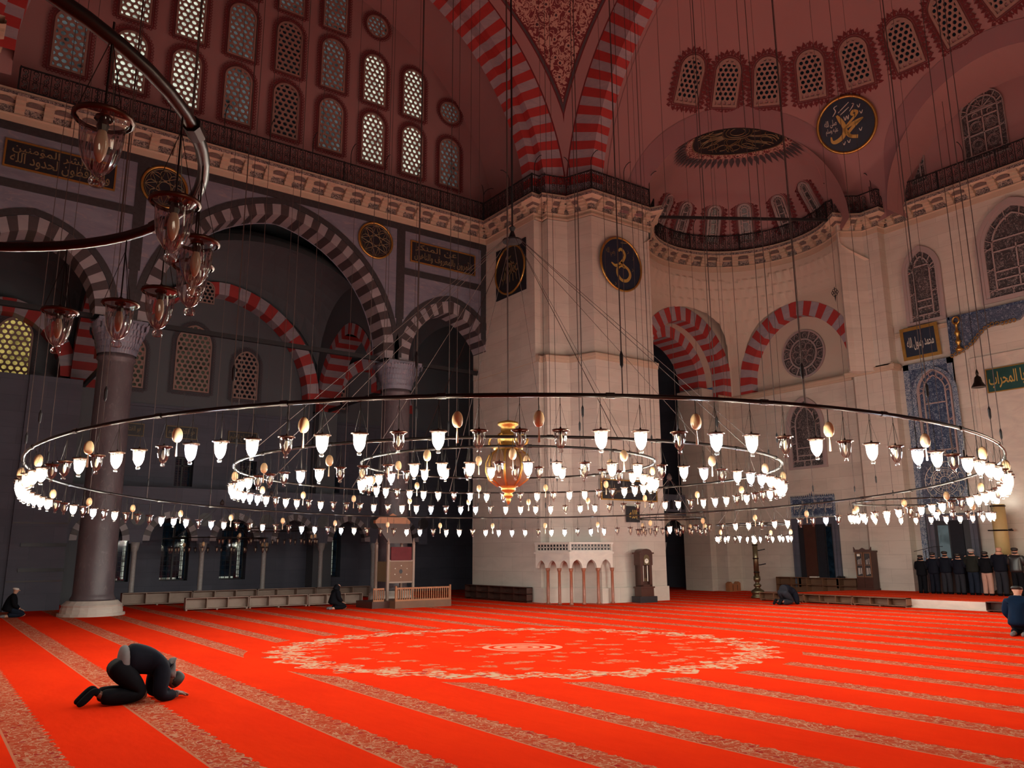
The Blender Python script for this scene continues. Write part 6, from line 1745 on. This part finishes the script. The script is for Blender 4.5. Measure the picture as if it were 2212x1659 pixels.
# ---- the man bowed to the carpet in the foreground (facing +X); also reused far away
def bowed_meshes():
    J = mirror({
        'pelvis': (2.45, 0, .52, .135), 'waist': (2.60, 0, .58, .13), 'chest': (2.84, 0, .55, .145), 'upper': (3.00, 0, .47, .125), 'neck': (3.11, 0, .37, .062), 'skull0': (3.18, 0, .29, .085), 'skull': (3.235, 0, .215, .105, .092), 'crown': (3.28, 0, .175, .080),
        'hip_r': (2.46, -.10, .47, .105), 'thigh_r': (2.64, -.14, .29, .088), 'knee_r': (2.80, -.155, .085, .066), 'shin_r': (2.50, -.15, .105, .058), 'ankle_r': (2.22, -.13, .15, .042), 'heel_r': (2.165, -.125, .225, .038), 'ball_r': (2.035, -.12, .075, .036), 'toe_r': (1.975, -.12, .028, .024),
        'shoulder_r': (3.02, -.17, .42, .082), 'uparm_r': (3.00, -.23, .24, .060), 'elbow_r': (2.965, -.26, .07, .050), 'forearm_r': (3.10, -.19, .062, .046), 'wrist_r': (3.245, -.105, .062, .030)})
    E = [('pelvis', 'waist', 'chest', 'upper', 'neck', 'skull0', 'skull', 'crown')]
    for s in '_r', '_l':
        E += [('pelvis', 'hip' + s, 'thigh' + s, 'knee' + s, 'shin' + s, 'ankle' + s, 'heel' + s, 'ball' + s, 'toe' + s), ('upper', 'shoulder' + s, 'uparm' + s, 'elbow' + s, 'forearm' + s, 'wrist' + s)]
    ex = []
    for sg in (-1, 1): ex += hand_chains((3.245, sg * .105, .068), (1, -sg * .35, -.05), (0, 0, 1), sg * -1 if False else -sg, .55, 1.12)
    for sg in (-1, 1): ex.append(({'a': (3.225, sg * .078, .225, .02, .012), 'b': (3.20, sg * .094, .235, .024, .010), 'c': (3.19, sg * .096, .265, .014, .008)}, [('a', 'b', 'c')], 1))
    P = {}
    P['body'] = skin_mesh('bowed_body', J, E, 'skin_dark', extra=ex)
    T = mirror({'p': (2.47, 0, .50, .115, .13), 'p2': (2.58, 0, .56, .12, .13), 'hip_r': (2.45, -.105, .46, .140), 'th_r': (2.63, -.145, .29, .122), 'kn_r': (2.79, -.16, .098, .092), 'sh_r': (2.55, -.155, .112, .094), 'an_r': (2.34, -.14, .118, .088), 'cuff_r': (2.235, -.135, .125, .080)})
    P['trousers'] = skin_mesh('bowed_trousers', T, [('p', 'p2'), ('p', 'hip_r', 'th_r', 'kn_r', 'sh_r', 'an_r', 'cuff_r'), ('p', 'hip_l', 'th_l', 'kn_l', 'sh_l', 'an_l', 'cuff_l')], 'cloth_black', fat=1.3)
    K = mirror({'p': (2.53, 0, .575, .168, .172), 'w': (2.66, 0, .582, .158, .176), 'c': (2.86, 0, .55, .168, .185), 'u': (3.01, 0, .475, .142, .165), 'n': (3.09, 0, .405, .10),
                'sh_r': (3.02, -.175, .415, .112), 'ua_r': (2.995, -.235, .25, .090), 'el_r': (2.96, -.265, .083, .078), 'fa_r': (3.10, -.195, .072, .066), 'cu_r': (3.225, -.12, .066, .052)})
    P['jacket'] = skin_mesh('bowed_jacket', K, [('p', 'w', 'c', 'u', 'n'), ('u', 'sh_r', 'ua_r', 'el_r', 'fa_r', 'cu_r'), ('u', 'sh_l', 'ua_l', 'el_l', 'fa_l', 'cu_l')], 'cloth_navy', fat=1.34)
    Sh = {'a': (2.44, 0, .545, .165, .185), 'b': (2.52, 0, .545, .172, .192), 'c': (2.60, 0, .545, .160, .182)}
    P['shirt_hem'] = skin_mesh('bowed_shirt', Sh, [('a', 'b', 'c')], 'cloth_grey', fat=1.30)
    Hd = mirror({'a': (3.10, 0, .455, .075, .11), 'b': (3.165, 0, .455, .062, .115), 'c': (3.20, 0, .40, .05, .12), 'd_r': (3.165, -.09, .34, .05), 'e_r': (3.12, -.11, .33, .045)})
    P['hood'] = skin_mesh('bowed_hood', Hd, [('a', 'b', 'c'), ('c', 'd_r', 'e_r'), ('c', 'd_l', 'e_l')], 'cloth_grey')
    Hr = {'a': (3.17, 0, .325, .085, .095), 'b': (3.25, 0, .245, .122, .112), 'c': (3.31, 0, .19, .105, .10)}
    P['hair'] = skin_mesh('bowed_hair', Hr, [('a', 'b', 'c')], 'hair')
    Sk = mirror({'an_r': (2.235, -.132, .15, .055), 'he_r': (2.17, -.127, .225, .050), 'mid_r': (2.10, -.122, .145, .047), 'ba_r': (2.03, -.12, .072, .046), 'to_r': (1.965, -.12, .030, .030)})
    P['sock'] = [skin_mesh('bowed_sock', {k: v for k, v in Sk.items() if k.endswith(s)}, [tuple(q + s for q in ('an', 'he', 'mid', 'ba', 'to'))], 'cloth_black') for s in ('_r', '_l')]
    Cf = [skin_mesh('bowed_cuff', {'a': (3.222, sg * .122, .066, .050), 'b': (3.242, sg * .110, .064, .046)}, [('a', 'b')], 'cloth_grey') for sg in (-1, 1)]
    P['cuff'] = Cf
    return P
BOW = bowed_meshes()
def recolor(o, mat):
    if o.data and o.material_slots:
        o.material_slots[0].link = 'OBJECT'; o.material_slots[0].material = MT[mat]
    return o
def bowed(loc, label, rz=0.0, sc=1.0, mats={}):
    r = empty('person', loc, rz); r.scale = (sc, sc, sc); tag(r, label, 'person')
    off = M.Translation((-2.7, 0, 0))
    for k, d in BOW.items():
        for m in (d if isinstance(d, list) else [d]):
            if k in mats and mats[k] is None: continue
            o = link(k, m, r, off)
            if k in mats: recolor(o, mats[k])
    return r
p_ = bowed((2.70, 12.76, 0), 'man in dark tracksuit with grey hood bowed forehead to the carpet in the foreground')
lg = MB(); stroke(lg, [(-.03, .0, .6), (-.01, .02, 1), (.02, .01, 1), (.03, -.01, .6)], .02, 0, 0)
lg.build('white_logo', 'white', p_, mw=facing((.335, -.02, .590), (.42, -.1, .9), (1, 0, 0)))
bowed((27.75, 20.0, 0), 'man in dark jacket and grey trousers bowed before the platform shelves', 0, .98, {'trousers': 'cloth_slate', 'jacket': 'cloth_navy', 'shirt_hem': 'cloth_slate', 'hood': 'cloth_navy', 'body': 'skin', 'cuff': None})

# ---- standing figures seen from behind, arms folded, facing +X
def standing_meshes():
    J = mirror({'pelvis': (0, 0, .94, .115), 'waist': (0, 0, 1.08, .105), 'chest': (0, 0, 1.27, .13), 'upper': (0, 0, 1.40, .11), 'neck': (.01, 0, 1.49, .055), 'skull0': (.015, 0, 1.555, .070), 'skull': (.02, 0, 1.625, .094, .080), 'crown': (.015, 0, 1.68, .070),
                'hip_r': (0, -.09, .89, .095), 'knee_r': (.02, -.095, .49, .062), 'ankle_r': (-.02, -.10, .09, .042), 'ball_r': (.09, -.115, .04, .036), 'toe_r': (.16, -.12, .03, .026),
                'shoulder_r': (0, -.175, 1.405, .07), 'elbow_r': (.02, -.25, 1.13, .046), 'wrist_r': (.20, -.06, 1.12, .030)})
    E = [('pelvis', 'waist', 'chest', 'upper', 'neck', 'skull0', 'skull', 'crown')]
    for s in '_r', '_l': E += [('pelvis', 'hip' + s, 'knee' + s, 'ankle' + s, 'ball' + s, 'toe' + s), ('upper', 'shoulder' + s, 'elbow' + s, 'wrist' + s)]
    ex = []
    for sg in (-1, 1):
        ex += [(a, b, 1) for a, b, c in hand_chains((.20, sg * .06, 1.12 + .02 * sg), (.3, -sg, 0), (1, 0, 0), 1, .25)]
        ex.append(({'a': (.01, sg * .070, 1.60, .02, .012), 'b': (.0, sg * .086, 1.615, .026, .010), 'c': (.0, sg * .088, 1.64, .016, .008)}, [('a', 'b', 'c')], 1))
    ex.append(({'a': (.10, 0, 1.62, .018), 'b': (.122, 0, 1.595, .016), 'c': (.112, 0, 1.582, .012)}, [('a', 'b', 'c')], 1))
    P = {'body': skin_mesh('standing_body', J, E, 'skin', extra=ex)}
    Jk = mirror({'h': (0, 0, .80, .165, .215), 'p': (0, 0, .93, .16, .21), 'w': (0, 0, 1.08, .15, .20), 'c': (0, 0, 1.27, .155, .205), 'u': (0, 0, 1.40, .125, .165), 'n': (.005, 0, 1.475, .075), 'sh_r': (0, -.19, 1.40, .095), 'el_r': (.01, -.265, 1.13, .078), 'cu_r': (.17, -.09, 1.12, .055)})
    P['jacket'] = skin_mesh('standing_jacket', Jk, [('h', 'p', 'w', 'c', 'u', 'n'), ('u', 'sh_r', 'el_r', 'cu_r'), ('u', 'sh_l', 'el_l', 'cu_l')], 'cloth_navy', 2)
    Tr = mirror({'p': (0, 0, .93, .125, .15), 'w': (0, 0, 1.04, .12, .15), 'hip_r': (0, -.095, .84, .115), 'kn_r': (.015, -.10, .49, .090), 'cu_r': (-.02, -.105, .10, .080), 'cv_r': (-.02, -.105, .06, .078)})
    P['trousers'] = skin_mesh('standing_trousers', Tr, [('p', 'w'), ('p', 'hip_r', 'kn_r', 'cu_r', 'cv_r'), ('p', 'hip_l', 'kn_l', 'cu_l', 'cv_l')], 'cloth_slate', 2)
    P['sock'] = [skin_mesh('standing_sock', {'a': (-.03, sg * .105, .06, .050), 'b': (-.05, sg * .105, .04, .044), 'c': (.08, sg * .118, .042, .046), 'd': (.165, sg * .122, .034, .034)}, [('a', 'b'), ('a', 'c', 'd')], 'cloth_black', 1) for sg in (-1, 1)]
    P['hair'] = skin_mesh('standing_hair', {'a': (-.025, 0, 1.55, .078, .080), 'b': (-.012, 0, 1.63, .112, .100), 'c': (.002, 0, 1.695, .098, .090)}, [('a', 'b', 'c')], 'hair', 2)
    P['collar'] = skin_mesh('standing_collar', {'a': (.0, 0, 1.455, .092, .102), 'b': (-.008, 0, 1.555, .092, .094)}, [('a', 'b')], 'cloth_navy', 1)
    P['hood'] = skin_mesh('standing_hood', mirror({'a': (-.10, 0, 1.44, .075, .12), 'b': (-.12, 0, 1.53, .06, .115), 'c_r': (-.03, -.10, 1.53, .045), 'd_r': (.05, -.09, 1.48, .035)}), [('a', 'b'), ('b', 'c_r', 'd_r'), ('b', 'c_l', 'd_l')], 'cloth_black', 1)
    return P
STD = standing_meshes()
def standing(loc, label, sc, jacket, trousers, hair='hair', hood=False, skirt=1.0):
    r = empty('person', loc); r.scale = (sc, sc, sc); tag(r, label, 'person', None)
    for k, d in STD.items():
        if k == 'hood' and not hood: continue
        for m in (d if isinstance(d, list) else [d]):
            o = link(k, m, r)
            if k in ('jacket', 'collar', 'hood'): recolor(o, jacket)
            if k == 'jacket' and skirt != 1: o.scale = (1, 1, skirt); o.location = (0, 0, 1.45 * (1 - skirt))
            if k == 'trousers': recolor(o, trousers)
            if k == 'hair':
                if hair is None: o.scale = (1, 1, .9); recolor(o, 'skin'); o.name = 'shaved_scalp'
                else: recolor(o, hair)
    return r
ROW = [  # Y, scale, jacket, trousers, hair, hood, long coat, label
    (17.92, .92, 'cloth_black', 'cloth_black', 'hair', True, 1.12, 'person in a long black hooded coat, leftmost of the standing row'),
    (17.40, .985, 'cloth_navy', 'cloth_navy', 'hair', False, 1.05, 'man in a dark navy coat, second from left in the standing row'),
    (16.90, 1.01, 'cloth_navy', 'cloth_slate', 'hair', False, 1.0, 'man in navy jacket and slate trousers, third from left in the row'),
    (16.38, .96, 'cloth_navy', 'cloth_slate', 'hair', False, 1.0, 'shorter man in quilted navy jacket, fourth from left in the row'),
    (15.84, 1.06, 'cloth_olive', 'cloth_jeans', 'hair_grey', False, 1.0, 'tall man in olive jacket, blue jeans and grey cap in the row'),
    (15.33, 1.0, 'cloth_black', 'cloth_pink', 'hair', True, .96, 'man in black hooded jacket and beige trousers in the standing row'),
    (14.80, 1.10, 'cloth_navy', 'cloth_slate', None, False, 1.0, 'tall balding man in navy jacket and slate trousers in the row'),
    (14.22, 1.08, 'leather', 'cloth_black', 'hair', False, 1.0, 'man in black leather jacket before the thick wax candle'),
    (13.62, 1.05, 'cloth_navy', 'cloth_jeans', None, False, 1.0, 'bald man in dark coat and jeans near the right edge'),
    (13.05, 1.0, 'cloth_navy', 'cloth_jeans', 'hair', False, 1.0, 'person in navy cut by the right picture edge'),
]
for y, s, j, t, hr, hd, sk_, lb in ROW: standing((34.15, y, .30), lb, s, j, t, hr, hd, sk_)

# ---- figures sitting on their heels, facing +X
def seated_meshes():
    J = mirror({'pelvis': (0, 0, .27, .125), 'waist': (.0, 0, .42, .115), 'chest': (.03, 0, .60, .135), 'upper': (.055, 0, .72, .11), 'neck': (.085, 0, .79, .055), 'skull0': (.10, 0, .845, .068), 'skull': (.12, 0, .905, .092, .080), 'crown': (.115, 0, .955, .068),
                'hip_r': (.05, -.09, .24, .10), 'knee_r': (.44, -.13, .075, .064), 'shin_r': (.15, -.12, .055, .050), 'ankle_r': (-.12, -.10, .05, .040), 'toe_r': (-.27, -.10, .03, .028),
                'shoulder_r': (.05, -.17, .715, .07), 'elbow_r': (.07, -.23, .44, .046), 'wrist_r': (.28, -.14, .27, .030)})
    E = [('pelvis', 'waist', 'chest', 'upper', 'neck', 'skull0', 'skull', 'crown')]
    for s in '_r', '_l': E += [('pelvis', 'hip' + s, 'knee' + s, 'shin' + s, 'ankle' + s, 'toe' + s), ('upper', 'shoulder' + s, 'elbow' + s, 'wrist' + s)]
    ex = []
    for sg in (-1, 1):
        ex += [(a, b, 1) for a, b, c in hand_chains((.28, sg * .14, .27), (1, -sg * .1, -.35), (.3, 0, 1), sg, .25)]
        ex.append(({'a': (.115, sg * .070, .885, .02, .012), 'b': (.10, sg * .085, .895, .026, .010), 'c': (.10, sg * .087, .92, .016, .008)}, [('a', 'b', 'c')], 1))
    ex.append(({'a': (.20, 0, .905, .018), 'b': (.225, 0, .878, .017), 'c': (.212, 0, .866, .012)}, [('a', 'b', 'c')], 1))
    P = {'body': skin_mesh('seated_body', J, E, 'skin', extra=ex)}
    P['coat'] = skin_mesh('seated_coat', mirror({'h': (-.04, 0, .16, .20, .215), 'p': (-.02, 0, .28, .185, .21), 'w': (.0, 0, .42, .165, .19), 'c': (.03, 0, .59, .165, .20), 'u': (.05, 0, .715, .125, .16), 'n': (.075, 0, .785, .075), 'sh_r': (.05, -.185, .71, .095), 'el_r': (.065, -.25, .44, .078), 'cu_r': (.25, -.155, .29, .055)}), [('h', 'p', 'w', 'c', 'u', 'n'), ('u', 'sh_r', 'el_r', 'cu_r'), ('u', 'sh_l', 'el_l', 'cu_l')], 'cloth_black', 2)
    P['trousers'] = skin_mesh('seated_trousers', mirror({'p': (-.02, 0, .25, .12), 'w': (-.01, 0, .38, .12), 'hip_r': (.06, -.10, .22, .125), 'kn_r': (.43, -.135, .092, .088), 'sh_r': (.16, -.125, .078, .075), 'an_r': (-.08, -.10, .07, .065)}), [('p', 'w'), ('p', 'hip_r', 'kn_r', 'sh_r', 'an_r'), ('p', 'hip_l', 'kn_l', 'sh_l', 'an_l')], 'cloth_jeans', 2)
    P['sock'] = [skin_mesh('seated_sock', {'a': (-.10, sg * .10, .055, .048), 'b': (-.2, sg * .10, .045, .042), 'c': (-.29, sg * .10, .032, .03)}, [('a', 'b', 'c')], 'cloth_grey', 1) for sg in (-1, 1)]
    P['head_cover'] = skin_mesh('seated_cap', {'a': (.085, 0, .895, .090, .092), 'b': (.10, 0, .945, .104, .100), 'c': (.105, 0, .985, .078, .075)}, [('a', 'b', 'c')], 'white_cap', 2)
    P['shawl'] = skin_mesh('seated_shawl', mirror({'a': (.04, 0, .72, .13, .16), 'b': (.06, 0, .80, .105, .115), 'c': (.085, 0, .88, .105, .10), 'd': (.10, 0, .955, .088, .085)}), [('a', 'b', 'c', 'd')], 'cloth_black', 2)
    return P
SEA = seated_meshes()
def seated(loc, label, sc, coat, trousers, cap=None, shawl=None, rz=0):
    r = empty('person', loc, rz); r.scale = (sc, sc, sc); tag(r, label, 'person')
    for k, d in SEA.items():
        if (k == 'head_cover' and not cap) or (k == 'shawl' and not shawl): continue
        for m in (d if isinstance(d, list) else [d]):
            o = link(k, m, r)
            if k == 'coat': recolor(o, coat)
            if k == 'trousers': recolor(o, trousers)
            if k == 'head_cover': recolor(o, cap)
            if k == 'shawl': recolor(o, shawl); o.name = 'head_scarf' if shawl != 'cloth_blue' else 'hood'
    return r
seated((2.75, 32.45, 0), 'man in black coat and white knit cap kneeling at the far left', .98, 'cloth_black', 'cloth_jeans', 'white_cap')
seated((12.85, 29.05, 0), 'person wrapped in black kneeling beside the preaching seat', .95, 'cloth_black', 'cloth_black', None, 'cloth_black')
seated((21.75, 9.15, 0), 'person in a blue jacket kneeling at the right edge, seen from behind', 1.18, 'cloth_blue', 'cloth_navy', 'hair', None, R_(8))
